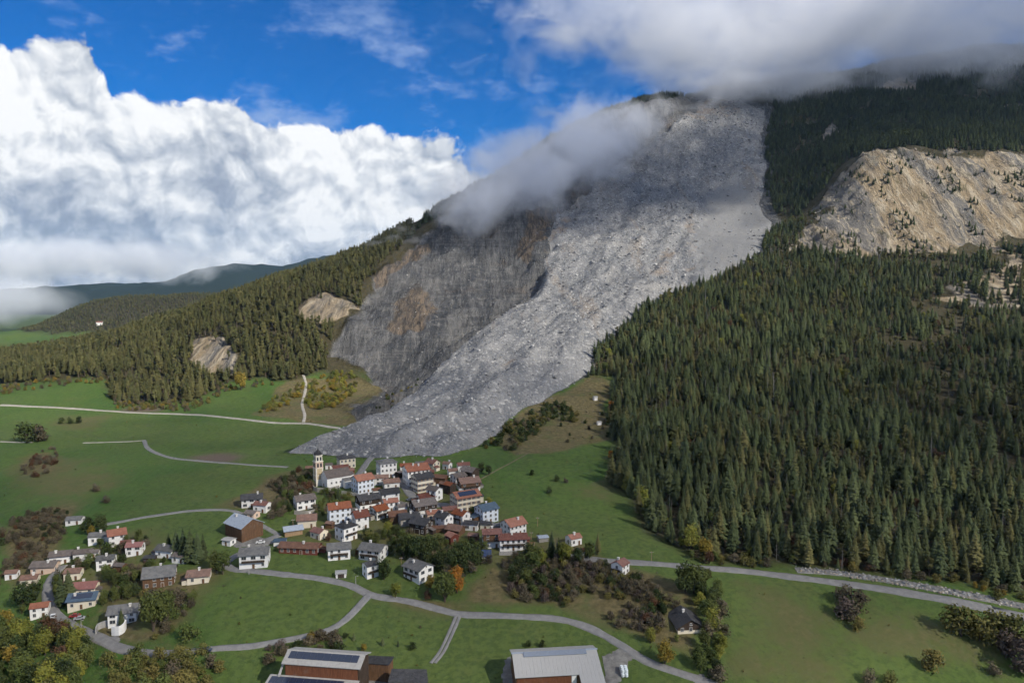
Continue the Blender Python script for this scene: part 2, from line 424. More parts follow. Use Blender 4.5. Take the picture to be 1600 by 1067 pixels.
def relief(x, y):
    """height of rocks, gullies and hummocks above the smooth ground"""
    cr = bilin(M_CLIFF_R, x, y); cl = np.maximum(bilin(M_CLIFF_L, x, y), bilin(M_CLIFF_UP, x, y)); bo = bilin(M_BOWL, x, y); up = bilin(M_UPROCK, x, y)
    fo = np.maximum(bilin(M_FOREST_UP, x, y), bilin(M_FOREST_L, x, y))
    z = 0.5 * fbm(x, y, 45.0, 3, .5, 5)
    gul = fbm(x + .25 * y, y * .35, 70.0, 5, .55, 41, True)
    fine = fbm(x, y, 26.0, 4, .55, 47, True)
    z = z + cr * (10 * (gul - 1.35) + 6.5 * (fine - 1.2) - 5)
    z = z + bilin(M_SCREE, x, y) * 2.5 * (fine - 1.2)
    z = z + cl * (4.0 * (fine - 1.3) - 1.5)
    z = z + bo * (19 * (fbm(x * .9 - .5 * y, y * .4 + .2 * x, 80.0, 5, .52, 61, True) - 1.4) + 3.0 * (fine - 1.2) - 5)
    z = z + up * (10 * (gul - 1.0) + 4 * (fine - .9) + 4)
    z = z + fo * 7 * fbm(x, y, 120.0, 4, .5, 71)
    crag = sstep(np.asarray(y, float), 1150, 1450) * (1 - bilin(M_SLIDE, x, y))
    z = z + crag * 9 * (fbm(x, y, 75.0, 4, .55, 86, True) - 1.2)
    far = sstep(np.asarray(y, float), 1200, 2000)
    z = z + far * 16 * fbm(x, y, 260.0, 4, .5, 81)
    return z
def HF(x, y):
    return H0(x, y) + relief(x, y)

# ---------------------------------------------------------------- terrain sheet
def axis(segs):
    v = [segs[0][0]]
    for a, b, s in segs:
        n = max(1, int(round((b - a) / s)))
        v += list(np.linspace(a, b, n + 1)[1:])
    return np.array(v)
TX = axis([(-2600, -1400, 26), (-1400, -800, 20), (-800, -520, 8), (-520, 760, 4.4), (760, 1300, 7), (1300, 1800, 12), (1800, 2780, 50)])
TY = axis([(-200, 200, 25), (200, 560, 3.6), (560, 1330, 5.0), (1330, 2150, 8), (2150, 3000, 25), (3000, 3540, 60)])
_TXX, _TYY = np.meshgrid(TX, TY)
TZ = HF(_TXX, _TYY)
def HM(x, y):
    """height of the terrain sheet as built"""
    x = np.asarray(x, float); y = np.asarray(y, float)
    i = np.clip(np.searchsorted(TX, x) - 1, 0, len(TX) - 2); j = np.clip(np.searchsorted(TY, y) - 1, 0, len(TY) - 2)
    fu = np.clip((x - TX[i]) / (TX[i + 1] - TX[i]), 0, 1); fv = np.clip((y - TY[j]) / (TY[j + 1] - TY[j]), 0, 1)
    return (TZ[j, i] * (1 - fu) + TZ[j, i + 1] * fu) * (1 - fv) + (TZ[j + 1, i] * (1 - fu) + TZ[j + 1, i + 1] * fu) * fv
def hm(x, y): return float(HM(x, y))

def mesh_np(name, V, F, smooth=True):
    me = bpy.data.meshes.new(name)
    V = np.asarray(V, np.float32); F = np.asarray(F, np.int32); k = F.shape[1]
    me.vertices.add(len(V)); me.vertices.foreach_set('co', V.ravel())
    me.loops.add(F.size); me.loops.foreach_set('vertex_index', F.ravel())
    me.polygons.add(len(F)); me.polygons.foreach_set('loop_start', np.arange(0, F.size, k, dtype=np.int32))
    me.polygons.foreach_set('loop_total', np.full(len(F), k, np.int32))
    me.update(calc_edges=True)
    me.polygons.foreach_set('use_smooth', np.full(len(F), smooth))
    me.validate()
    return me
def grid_faces(ny, nx, keep=None):
    idx = np.arange(ny * nx).reshape(ny, nx)
    q = np.stack([idx[:-1, :-1], idx[:-1, 1:], idx[1:, 1:], idx[1:, :-1]], -1).reshape(-1, 4)
    return q if keep is None else q[keep.ravel()]
def attr(me, name, arr):
    a = me.attributes.new(name, 'FLOAT_COLOR', 'POINT')
    a.data.foreach_set('color', np.asarray(arr, np.float32).ravel())
def add_obj(name, me, mat=None, parent=None, **props):
    o = bpy.data.objects.new(name, me); COL.objects.link(o)
    if mat is not None and me is not None:
        for m in (mat if isinstance(mat, (list, tuple)) else [mat]): me.materials.append(m)
    if parent is not None: o.parent = parent
    for k, v in props.items(): o[k] = v
    return o

def new_mat(name):
    m = bpy.data.materials.new(name); m.use_nodes = True
    nt = m.node_tree; nt.nodes.clear()
    out = nn(nt, 'ShaderNodeOutputMaterial'); b = nn(nt, 'ShaderNodeBsdfPrincipled')
    b.inputs['Specular IOR Level'].default_value = 0.15
    b.inputs['Roughness'].default_value = 0.9
    lk(nt, b.outputs[0], out.inputs[0])
    return m, nt, b

def bump(nt, b, h, strength, dist):
    n = nn(nt, 'ShaderNodeBump'); n.inputs['Strength'].default_value = strength; n.inputs['Distance'].default_value = dist
    lk(nt, h, n.inputs['Height']); lk(nt, n.outputs[0], b.inputs['Normal'])

def terrain_material():
    m, nt, b = new_mat('terrain')
    geo = nn(nt, 'ShaderNodeNewGeometry'); P = geo.outputs['Position']
    at_ = nn(nt, 'ShaderNodeAttribute', attribute_name='cover'); sp = nn(nt, 'ShaderNodeSeparateColor'); lk(nt, at_.outputs['Color'], sp.inputs[0])
    at2 = nn(nt, 'ShaderNodeAttribute', attribute_name='cover2'); sp2 = nn(nt, 'ShaderNodeSeparateColor'); lk(nt, at2.outputs['Color'], sp2.inputs[0])
    dry, fore, rock = sp.outputs[0], sp.outputs[1], sp.outputs[2]; dark, soil, dirt = sp2.outputs[0], sp2.outputs[1], sp2.outputs[2]
    n1 = noise(nt, P, 0.012, 5, .6); n2 = noise(nt, P, 0.05, 5, .65); n3 = noise(nt, P, 0.35, 4, .65); n4 = noise(nt, P, 1.6, 3, .7)
    # meadow
    n0 = noise(nt, P, .0045, 3, .55, .4)
    g = mixc(nt, mrange(nt, n1, .38, .62), (.040, .096, .016), (.074, .122, .024))
    g = mixc(nt, mth(nt, 'MULTIPLY', mrange(nt, n0, .50, .64), .55), g, (.092, .112, .032))
    g = mixc(nt, mth(nt, 'MULTIPLY', mrange(nt, n2, .50, .66), .45), g, (.098, .106, .036))
    g = mixc(nt, mth(nt, 'MULTIPLY', mrange(nt, n3, .42, .60), .65), g, (.036, .062, .016))
    g = mixc(nt, mth(nt, 'MULTIPLY', mrange(nt, n4, .46, .66), .45), g, (.10, .128, .044))
    wv = nn(nt, 'ShaderNodeTexWave'); wv.inputs['Scale'].default_value = .055; wv.inputs['Distortion'].default_value = 5.0; wv.inputs['Detail'].default_value = 3.0; wv.inputs['Detail Scale'].default_value = .6; lk(nt, P, wv.inputs['Vector'])
    g = mixc(nt, mth(nt, 'MULTIPLY', wv.outputs['Fac'], .22), g, (.080, .116, .040))
    # dry pasture
    dm = mrange(nt, mth(nt, 'ADD', dry, mth(nt, 'MULTIPLY', mth(nt, 'SUBTRACT', n2, .5), .9)), .28, .78)
    dc = mixc(nt, mrange(nt, n3, .35, .68), (.085, .064, .034), (.160, .122, .064))
    dc = mixc(nt, mrange(nt, n2, .5, .7), dc, (.082, .090, .034))
    c = mixc(nt, mth(nt, 'MULTIPLY', dm, .85), g, dc)
    c = mixc(nt, soil, c, mixc(nt, n3, (.095, .072, .055), (.13, .10, .08)))
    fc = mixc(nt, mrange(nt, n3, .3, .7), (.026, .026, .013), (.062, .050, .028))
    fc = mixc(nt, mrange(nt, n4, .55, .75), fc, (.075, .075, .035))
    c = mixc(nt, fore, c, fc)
    # pale limestone and ochre scree of the right-hand cliffs
    v = nn(nt, 'ShaderNodeTexVoronoi', feature='F1'); v.inputs['Scale'].default_value = .22; lk(nt, P, v.inputs['Vector'])
    st = nn(nt, 'ShaderNodeMapping'); st.inputs['Scale'].default_value = (1.15, .22, .25); lk(nt, P, st.inputs['Vector'])
    r1 = noise(nt, st.outputs[0], .018, 6, .6, .6); r2 = noise(nt, st.outputs[0], .09, 6, .68, .3)
    rc = mixc(nt, mrange(nt, r1, .42, .56), (.19, .18, .168), (.31, .243, .158))
    rc = mixc(nt, mrange(nt, r2, .50, .62), rc, (.42, .36, .27))
    rc = mixc(nt, mth(nt, 'MULTIPLY', mrange(nt, r2, .47, .36), .85), rc, (.095, .088, .082))
    rc = mixc(nt, mth(nt, 'MULTIPLY', mrange(nt, n2, .56, .66), .55), rc, (.055, .060, .028))
    rc = mixc(nt, mth(nt, 'MULTIPLY', mrange(nt, n3, .62, .72), .7), rc, (.50, .47, .43))
    rc = mixc(nt, mth(nt, 'MULTIPLY', mrange(nt, n3, .40, .30), .6), rc, (.09, .085, .06))
    c = mixc(nt, mrange(nt, mth(nt, 'ADD', rock, mth(nt, 'MULTIPLY', mth(nt, 'SUBTRACT', n3, .5), .5)), .3, .7), c, rc)
    # dark grey schist of the bowl
    q1 = noise(nt, st.outputs[0], .02, 5, .6, .8)
    q2 = noise(nt, st.outputs[0], .16, 5, .7, .6)
    kc = mixc(nt, mrange(nt, q1, .36, .62), (.060, .063, .070), (.128, .127, .128))
    kc = mixc(nt, mth(nt, 'MULTIPLY', mrange(nt, q2, .50, .66), .7), kc, (.21, .205, .20))
    kc = mixc(nt, mth(nt, 'MULTIPLY', mrange(nt, q2, .46, .34), .75), kc, (.038, .040, .045))
    kc = mixc(nt, mth(nt, 'MULTIPLY', mrange(nt, n1, .56, .68), .5), kc, (.140, .100, .070))
    sz = nn(nt, 'ShaderNodeMapping'); sz.inputs['Scale'].default_value = (.012, .012, .11); lk(nt, P, sz.inputs['Vector'])
    led = noise(nt, sz.outputs[0], 1.0, 5, .7, 1.6)
    kc = mixc(nt, mth(nt, 'MULTIPLY', mrange(nt, led, .52, .62), .3), kc, (.20, .195, .19))
    kc = mixc(nt, mth(nt, 'MULTIPLY', mrange(nt, led, .46, .38), .4), kc, (.045, .047, .053))
    kc = mixc(nt, mth(nt, 'MULTIPLY', mrange(nt, mth(nt, 'ADD', dirt, mth(nt, 'MULTIPLY', mth(nt, 'SUBTRACT', n2, .5), 1.3)), .35, .8), .8), kc, mixc(nt, mrange(nt, q2, .38, .62), (.060, .052, .045), (.195, .145, .100)))
    kc = mixc(nt, mth(nt, 'MULTIPLY', mrange(nt, n3, .60, .74), .55), kc, (.30, .295, .285))
    kc = mixc(nt, mth(nt, 'MULTIPLY', mrange(nt, n3, .42, .30), .5), kc, (.055, .056, .060))
    c = mixc(nt, mrange(nt, mth(nt, 'ADD', dark, mth(nt, 'MULTIPLY', mth(nt, 'SUBTRACT', n3, .5), .5)), .3, .7), c, kc)
    lk(nt, c, b.inputs['Base Color'])
    hh = mth(nt, 'ADD', mth(nt, 'MULTIPLY', n3, 1.2), mth(nt, 'MULTIPLY', n4, .35))
    rk = mth(nt, 'MAXIMUM', rock, dark)
    hh = mth(nt, 'ADD', mth(nt, 'MULTIPLY', hh, mth(nt, 'MULTIPLY_ADD', rk, 4.0, .5)), mth(nt, 'MULTIPLY', mth(nt, 'MULTIPLY', r2, rk), 16.0))
    bump(nt, b, hh, .9, 1.0)
    return m
MAT_TERRAIN = terrain_material()

def build_terrain():
    V = np.stack([_TXX, _TYY, TZ], -1).reshape(-1, 3)
    me = mesh_np('terrain', V, grid_faces(len(TY), len(TX)))
    x, y = V[:, 0], V[:, 1]
    f = lambda G: bilin(G, x, y)
    rockm = np.maximum(np.maximum(f(M_CLIFF_R), f(M_CLIFF_L)), np.maximum(f(M_CLIFF_UP), f(M_SCREE)))
    dark = np.maximum(np.maximum(f(M_BOWL), f(M_UPROCK) * .95), .95 * sstep(f(S_SLIDE), -4 - 34 * sstep(y, 640, 900), 4))
    fo = np.maximum(np.maximum(np.maximum(f(M_FOREST), f(M_FOREST_L)), f(M_FOREST_UP)), np.maximum(f(M_FAR), f(M_HIGH)))
    one = np.ones(len(x))
    attr(me, 'cover', np.stack([f(M_DRY), fo, rockm, one], -1))
    attr(me, 'cover2', np.stack([dark, f(M_SOIL), f(M_BROWN), one], -1))
    return add_obj('terrain', me, MAT_TERRAIN, kind='structure', label='grassy valley terrace rising into wooded and rocky mountain slopes')
build_terrain()

# ---------------------------------------------------------------- landslide mass
def slide_height(x, y):
    """height of the debris above the ground at (x, y); negative outside"""
    s = bilin(S_SLIDE, x, y)
    fan = bilin(M_FAN, x, y); toe = 1 - sstep(np.asarray(y, float), 560, 900)
    t = (7.0 + 5 * toe) * (1 - np.exp(-np.maximum(s, 0) / (13 + 5 * toe))) + np.minimum(s, 0) * .5 - .7
    k = sstep(s, 0, 22) * (1 - .85 * fan)
    lob = fbm(.914 * x - .407 * y, .2 * (.407 * x + .914 * y), 55.0, 4, .55, 91, True)
    med = fbm(x, y, 24.0, 4, .6, 95)
    fin = fbm(x, y, 8.0, 3, .6, 99)
    return t + k * (7.5 * (lob - 1.2) + 3.6 * med + 2) + (.25 + .75 * k) * 1.8 * fin
def HS(x, y):
    """top of whatever lies on the ground: terrain or debris"""
    b = HM(x, y); return np.maximum(b, b + slide_height(x, y))

def slide_material():
    m, nt, b = new_mat('landslide_debris')
    geo = nn(nt, 'ShaderNodeNewGeometry'); P = geo.outputs['Position']
    n1 = noise(nt, P, .008, 5, .6, .5); n2 = noise(nt, P, .035, 5, .65, .4); n3 = noise(nt, P, .25, 5, .7)
    st = nn(nt, 'ShaderNodeMapping'); st.inputs['Rotation'].default_value = (0, 0, R(24)); st.inputs['Scale'].default_value = (1.0, .13, .3); lk(nt, P, st.inputs['Vector'])
    s1 = noise(nt, st.outputs[0], .03, 4, .6, .3)
    v = nn(nt, 'ShaderNodeTexVoronoi', feature='F1'); v.inputs['Scale'].default_value = .42; v.inputs['Randomness'].default_value = 1.0; lk(nt, P, v.inputs['Vector'])
    v2 = nn(nt, 'ShaderNodeTexVoronoi', feature='F1'); v2.inputs['Scale'].default_value = .95; lk(nt, P, v2.inputs['Vector'])
    c = mixc(nt, mrange(nt, n2, .34, .64), (.126, .132, .142), (.198, .199, .203))
    c = mixc(nt, mrange(nt, n1, .54, .66), c, (.235, .230, .222))
    c = mixc(nt, mth(nt, 'MULTIPLY', mrange(nt, s1, .58, .68), .5), c, (.200, .160, .122))
    c = mixc(nt, mth(nt, 'MULTIPLY', mrange(nt, s1, .47, .36), .8), c, (.112, .117, .128))
    s2 = noise(nt, st.outputs[0], .10, 4, .6, .3)
    c = mixc(nt, mth(nt, 'MULTIPLY', mrange(nt, s2, .50, .66), .55), c, (.245, .243, .24))
    # single stones: each cell its own grey
    hs = nn(nt, 'ShaderNodeSeparateColor'); lk(nt, v.outputs['Color'], hs.inputs[0])
    hs2 = nn(nt, 'ShaderNodeSeparateColor'); lk(nt, v2.outputs['Color'], hs2.inputs[0])
    c = mixc(nt, mth(nt, 'MULTIPLY', mrange(nt, hs.outputs[0], .82, .99), .6), c, (.42, .415, .405))
    c = mixc(nt, mth(nt, 'MULTIPLY', mrange(nt, hs.outputs[1], .78, 1.0), .4), c, (.10, .103, .11))
    c = mixc(nt, mth(nt, 'MULTIPLY', mrange(nt, hs2.outputs[0], .75, 1.0), .4), c, (.36, .355, .345))
    c = mixc(nt, mth(nt, 'MULTIPLY', mrange(nt, hs2.outputs[1], .7, 1.0), .35), c, (.12, .12, .13))
    fa = nn(nt, 'ShaderNodeAttribute', attribute_name='cover'); fs = nn(nt, 'ShaderNodeSeparateColor'); lk(nt, fa.outputs['Color'], fs.inputs[0])
    c = mixc(nt, mth(nt, 'MULTIPLY', fs.outputs[0], .8), c, mixc(nt, n3, (.155, .158, .163), (.195, .195, .195)))
    c = mixc(nt, mth(nt, 'MULTIPLY', mrange(nt, mth(nt, 'ADD', fs.outputs[1], mth(nt, 'MULTIPLY', mth(nt, 'SUBTRACT', n2, .5), 1.2)), .45, .75), .75), c, (.195, .15, .11))
    lk(nt, c, b.inputs['Base Color'])
    h = mth(nt, 'ADD', mth(nt, 'MULTIPLY', mth(nt, 'SUBTRACT', 1.0, v.outputs['Distance']), 1.0), mth(nt, 'MULTIPLY', mth(nt, 'SUBTRACT', 1.0, v2.outputs['Distance']), .5))
    h = mth(nt, 'ADD', h, mth(nt, 'MULTIPLY', n3, 2.0))
    bump(nt, b, mth(nt, 'MULTIPLY', h, mth(nt, 'SUBTRACT', 1.0, mth(nt, 'MULTIPLY', fs.outputs[0], .75))), .8, 1.1)
    return m
MAT_SLIDE = slide_material()
def build_slide():
    xs = np.arange(SLIDE_P[:, 0].min() - 25, SLIDE_P[:, 0].max() + 25, 3.1); ys = np.concatenate([np.arange(SLIDE_P[:, 1].min() - 20, 1000, 2.8), np.arange(1000, SLIDE_P[:, 1].max() + 25, 4.2)])
    X, Y = np.meshgrid(xs, ys)
    sh = slide_height(X, Y)
    Z = HM(X, Y) + sh
    ok = sh > -3.0
    keep = ok[:-1, :-1] | ok[:-1, 1:] | ok[1:, 1:] | ok[1:, :-1]
    F = grid_faces(len(ys), len(xs), keep)
    used = np.unique(F); rm = np.full(X.size, -1); rm[used] = np.arange(len(used))
    V = np.stack([X, Y, Z], -1).reshape(-1, 3)[used]
    me = mesh_np('landslide', V, rm[F])
    fan = bilin(M_FAN, V[:, 0], V[:, 1]); ro = bilin(M_OCHRE, V[:, 0], V[:, 1]); attr(me, 'cover', np.stack([fan, ro, fan * 0, fan * 0 + 1], -1))
    return add_obj('landslide', me, MAT_SLIDE, kind='structure', label='huge grey tongue of landslide rubble above the village')
build_slide()

# ---------------------------------------------------------------- roads and paths
def asphalt(name, a, b_, wear):
    m, nt, b = new_mat(name)
    geo = nn(nt, 'ShaderNodeNewGeometry')
    n = noise(nt, geo.outputs['Position'], .35, 5, .65); n2 = noise(nt, geo.outputs['Position'], 2.5, 4, .7)
    c = mixc(nt, mrange(nt, n, .35, .7), a, b_); c = mixc(nt, mth(nt, 'MULTIPLY', mrange(nt, n2, .55, .75), .4), c, wear)
    lk(nt, c, b.inputs['Base Color']); bump(nt, b, n2, .3, .1)
    return m
MAT_ASPHALT = asphalt('asphalt', (.165, .163, .163), (.225, .22, .215), (.30, .29, .27))
MAT_GRAVEL = asphalt('gravel', (.27, .25, .22), (.38, .36, .32), (.20, .18, .14))
MAT_DIRT = asphalt('trodden_earth', (.11, .10, .055), (.16, .14, .08), (.09, .10, .04))
MAT_YARD = asphalt('yard_paving', (.13, .125, .12), (.22, .215, .20), (.34, .33, .31))

def catmull(P, step):
    P = np.asarray(P, float); Q = np.vstack([2 * P[0] - P[1], P, 2 * P[-1] - P[-2]])
    out = []
    for i in range(1, len(Q) - 2):
        L = np.linalg.norm(Q[i + 1] - Q[i]); n = max(2, int(L / step))
        for t in np.linspace(0, 1, n, endpoint=False):
            p0, p1, p2, p3 = Q[i - 1], Q[i], Q[i + 1], Q[i + 2]
            out.append(p1 + .5 * t * (p2 - p0 + t * (2 * p0 - 5 * p1 + 4 * p2 - p3 + t * (3 * (p1 - p2) + p3 - p0))))
    out.append(P[-1]); return np.array(out)
ROAD_LINES = []
def road(name, pix, width, mat, label, lift=.14, world=None):
    P = world_poly(pix, HF) if world is None else np.asarray(world, float)
    C = catmull(P, 2.5)
    ROAD_LINES.append((C, width))
    T = np.gradient(C, axis=0); T /= np.linalg.norm(T, axis=1)[:, None] + 1e-9
    N = np.stack([-T[:, 1], T[:, 0]], -1)
    wv = .88 * width * (1 + .06 * np.sin(np.arange(len(C)) * .7) + .05 * RNG.standard_normal(len(C)))
    offs = [-.5, -.25, 0, .25, .5]
    rows = [C + N * (o * wv[:, None]) for o in offs]
    V = []
    for k, r in enumerate(rows):
        z = np.max([HM(r[:, 0] + dx, r[:, 1] + dy) for dx in (-.8, .8) for dy in (-.8, .8)], axis=0) + lift
        V.append(np.c_[r, z])
    for s, r in ((-.5, rows[0]), (.5, rows[-1])):               # skirts into the ground
        rr = r + N * (np.sign(s) * .25)
        V.append(np.c_[rr, HM(rr[:, 0], rr[:, 1]) - .5])
    V = [V[5]] + V[:5] + [V[6]]
    V = np.stack(V, 1)
    me = mesh_np(name, V.reshape(-1, 3), grid_faces(len(C), 7))
    return add_obj(name, me, mat, kind='structure', label=label)
road('road', [(0,633),(70,636),(150,641),(215,645),(300,648),(350,652),(420,660),(480,662),(531,669)], 4.6, MAT_GRAVEL, 'pale gravel road along the foot of the left wooded hill', .25)
road('road', [(225,688),(233,702),(262,714),(310,720),(375,725),(450,730)], 3.2, MAT_ASPHALT, 'narrow lane curving across the left meadow to the church', .25)
road('path', [(130,692),(165,691),(200,690),(226,688)], 1.8, MAT_GRAVEL, 'faint track across the left meadow', .2)
road('path', [(0,690),(25,691),(52,691)], 2.4, MAT_GRAVEL, 'short pale track at the left edge of the meadow', .2)
road('road', [(150,822),(190,815),(240,806),(300,798),(355,797),(385,806),(408,820),(436,836)], 3.0, MAT_ASPHALT, 'lane behind the timber barn climbing out of the village')
road('road', [(436,836),(412,846),(385,860),(362,872),(353,881),(364,889),(395,892),(440,897),(500,904),(545,914),(575,928)], 4.4, MAT_ASPHALT, 'village road bending round the green meadow')
road('road', [(560,921),(585,931),(640,940),(690,953),(720,960),(780,962),(860,966),(915,979),(965,1005),(1010,1033),(1060,1051),(1110,1067),(1160,1085)], 4.0, MAT_ASPHALT, 'narrow road crossing the foreground past the metal barn', .17)
road('road', [(577,929),(560,948),(540,968),(515,984),(480,994),(430,1003),(390,1010),(340,1013),(290,1019),(240,1021),(195,1014)], 3.4, MAT_ASPHALT, 'side road running left below the round meadow', .19)
_tk = world_poly([(716,961),(709,978),(700,998),(690,1018),(676,1036)], HF)
road('path', None, 1.2, MAT_ASPHALT, 'left rut of the farm track from the road down to the barns', .15, _tk + np.array([-.78, 0]))
road('path', None, 1.2, MAT_ASPHALT, 'right rut of the farm track from the road down to the barns', .15, _tk + np.array([.78, 0]))
road('road', [(880,868),(920,873),(960,877),(1050,883),(1150,891),(1250,903),(1350,916),(1450,932),(1550,952),(1590,962),(330,262,'w'),(430,235,'w')], 5.6, MAT_ASPHALT, 'main road running along the foot of the dark spruce wood')
road('road', [(99,884),(86,897),(76,912),(74,930),(80,950),(98,971),(127,985),(161,1000),(184,1012),(212,1019)], 4.6, MAT_ASPHALT, 'winding lane through the lower houses at left', .2)
road('gully', [(474,586),(478,600),(476,615),(472,632),(476,648),(474,660)], 2.8, MAT_GRAVEL, 'pale debris channel running down the tan slope left of the rubble', .2)
road('path', [(825,708),(800,722),(770,738),(745,752)], 1.1, MAT_DIRT, 'thin footpath climbing the meadow above the village', .15)
road('road', [(582,713),(574,722),(565,735),(556,748),(548,760)], 5.0, MAT_ASPHALT, 'grey road ending at the rubble behind the church', .3)
road('road', [(622,748),(634,762),(648,778),(672,788),(700,790),(722,800)], 6.0, MAT_ASPHALT, 'village street between the cream and grey roofed houses', .3)
road('road', [(556,764),(585,782),(612,790),(640,790)], 5.0, MAT_ASPHALT, 'village street below the pale blue house', .32)
road('gravel_bank', None, 5.0, MAT_YARD, 'strip of pale gravel above the main road', .1, world_poly([(1250,900),(1300,903),(1380,914),(1460,929),(1530,943),(1590,955),(320,272,'w')], HF) + np.array([0, 5.0]))
def yard(name, pix, mat, label, lift=.26):
    P = world_poly(pix, HF); x0, y0 = P.min(0) - 3; x1, y1 = P.max(0) + 3
    X, Y = np.meshgrid(np.arange(x0, x1 + 1.4, 1.4), np.arange(y0, y1 + 1.4, 1.4))
    s = signed_dist(P, X, Y) + 1.2 * fbm(X, Y, 6.0, 3, .5, 7)
    ok = s > -.7
    keep = ok[:-1, :-1] & ok[:-1, 1:] & ok[1:, 1:] & ok[1:, :-1]
    F = grid_faces(X.shape[0], X.shape[1], keep)
    Z = HM(X, Y) + np.where(s > .8, lift, lift - .5 * (0.8 - s))
    used = np.unique(F); rm = np.full(X.size, -1); rm[used] = np.arange(len(used))
    me = mesh_np(name, np.stack([X, Y, Z], -1).reshape(-1, 3)[used], rm[F])
    return add_obj(name, me, mat, kind='structure', label=label)
yard('pavement', [(150,1000),(186,990),(192,1008),(175,1016)], MAT_ASPHALT, 'paved apron below the curved white retaining wall')
yard('pavement', [(358,846),(395,838),(425,842),(432,850),(400,856),(365,856)], MAT_YARD, 'cluttered yard in front of the timber barn')
yard('pavement', [(420,890),(462,894),(458,899),(425,897)], MAT_ASPHALT, 'lay-by beside the village road')
yard('pavement', [(940,1024),(972,1010),(1000,1028),(984,1034),(972,1067),(945,1075)], MAT_YARD, 'earthy yard beside the metal barn')
yard('pavement', [(786,1030),(800,1022),(806,1067),(780,1075)], MAT_YARD, 'rough hardstanding left of the metal barn')
yard('pavement', [(1075,1054),(1100,1052),(1112,1067),(1090,1075)], MAT_ASPHALT, 'lay-by at the bend of the foreground road')
yard('pavement', [(548,1052),(610,1045),(612,1067),(548,1080)], MAT_YARD, 'concrete yard between the solar barn and the dark shed')

# ================================================================ building materials
def plaster(name, col, dirt=(.42, .40, .36)):
    m, nt, b = new_mat(name)
    tc = nn(nt, 'ShaderNodeTexCoord'); oi = nn(nt, 'ShaderNodeObjectInfo')
    n = noise(nt, tc.outputs['Object'], .5, 5, .65); n2 = noise(nt, tc.outputs['Object'], 3.0, 4, .7)
    c = mixc(nt, mth(nt, 'MULTIPLY', mrange(nt, n, .45, .75), .38), col, dirt)
    c = mixc(nt, mth(nt, 'MULTIPLY', mrange(nt, n2, .5, .8), .15), c, dirt)
    h = nn(nt, 'ShaderNodeHueSaturation'); lk(nt, c, h.inputs['Color'])
    lk(nt, mth(nt, 'MULTIPLY_ADD', oi.outputs['Random'], .22, .84), h.inputs['Value'])
    lk(nt, h.outputs[0], b.inputs['Base Color']); bump(nt, b, n2, .25, .05)
    return m
def tiles(name, c1, c2, moss):
    m, nt, b = new_mat(name)
    tc = nn(nt, 'ShaderNodeTexCoord'); oi = nn(nt, 'ShaderNodeObjectInfo')
    P = tc.outputs['Object']
    n = noise(nt, P, .6, 5, .7); n2 = noise(nt, P, 4.5, 3, .7)
    c = mixc(nt, mrange(nt, n, .34, .66), c1, c2)
    c = mixc(nt, mth(nt, 'MULTIPLY', mrange(nt, n2, .5, .7), .5), c, moss)
    h = nn(nt, 'ShaderNodeHueSaturation'); lk(nt, c, h.inputs['Color'])
    lk(nt, mth(nt, 'MULTIPLY_ADD', oi.outputs['Random'], .45, .72), h.inputs['Value'])
    lk(nt, mth(nt, 'MULTIPLY_ADD', oi.outputs['Random'], -.3, 1.05), h.inputs['Saturation'])
    w = nn(nt, 'ShaderNodeTexWave'); w.bands_direction = 'Z'; w.inputs['Scale'].default_value = 2.2; w.inputs['Distortion'].default_value = .6; lk(nt, P, w.inputs['Vector'])
    w2 = nn(nt, 'ShaderNodeTexWave'); w2.bands_direction = 'X'; w2.inputs['Scale'].default_value = 1.6; w2.inputs['Distortion'].default_value = .4; lk(nt, P, w2.inputs['Vector'])
    c2_ = mixc(nt, mth(nt, 'MULTIPLY', mth(nt, 'MULTIPLY', w.outputs['Fac'], w2.outputs['Fac']), .25), h.outputs[0], moss)
    lk(nt, c2_, b.inputs['Base Color'])
    bump(nt, b, mth(nt, 'ADD', mth(nt, 'ADD', w.outputs['Fac'], w2.outputs['Fac']), n2), .6, .12)
    b.inputs['Roughness'].default_value = .85
    return m
def timber(name, c1, c2):
    m, nt, b = new_mat(name)
    tc = nn(nt, 'ShaderNodeTexCoord'); mp = nn(nt, 'ShaderNodeMapping'); mp.inputs['Scale'].default_value = (3, 3, .25); lk(nt, tc.outputs['Object'], mp.inputs['Vector'])
    n = noise(nt, mp.outputs[0], 1.2, 5, .7); n2 = noise(nt, tc.outputs['Object'], .5, 4, .6)
    c = mixc(nt, mrange(nt, n, .35, .68), c1, c2); c = mixc(nt, mth(nt, 'MULTIPLY', mrange(nt, n2, .55, .75), .4), c, (.15, .13, .11))
    lk(nt, c, b.inputs['Base Color']); bump(nt, b, n, .5, .06)
    return m
def plain(name, col, rough=.6, spec=.3, metal=0.0, var=.12):
    m, nt, b = new_mat(name)
    tc = nn(nt, 'ShaderNodeTexCoord'); n = noise(nt, tc.outputs['Object'], 1.3, 4, .6)
    c = mixc(nt, mth(nt, 'MULTIPLY', mrange(nt, n, .4, .75), var * 2.5), col, tuple(x * .6 for x in col))
    lk(nt, c, b.inputs['Base Color']); b.inputs['Roughness'].default_value = rough; b.inputs['Specular IOR Level'].default_value = spec; b.inputs['Metallic'].default_value = metal
    return m
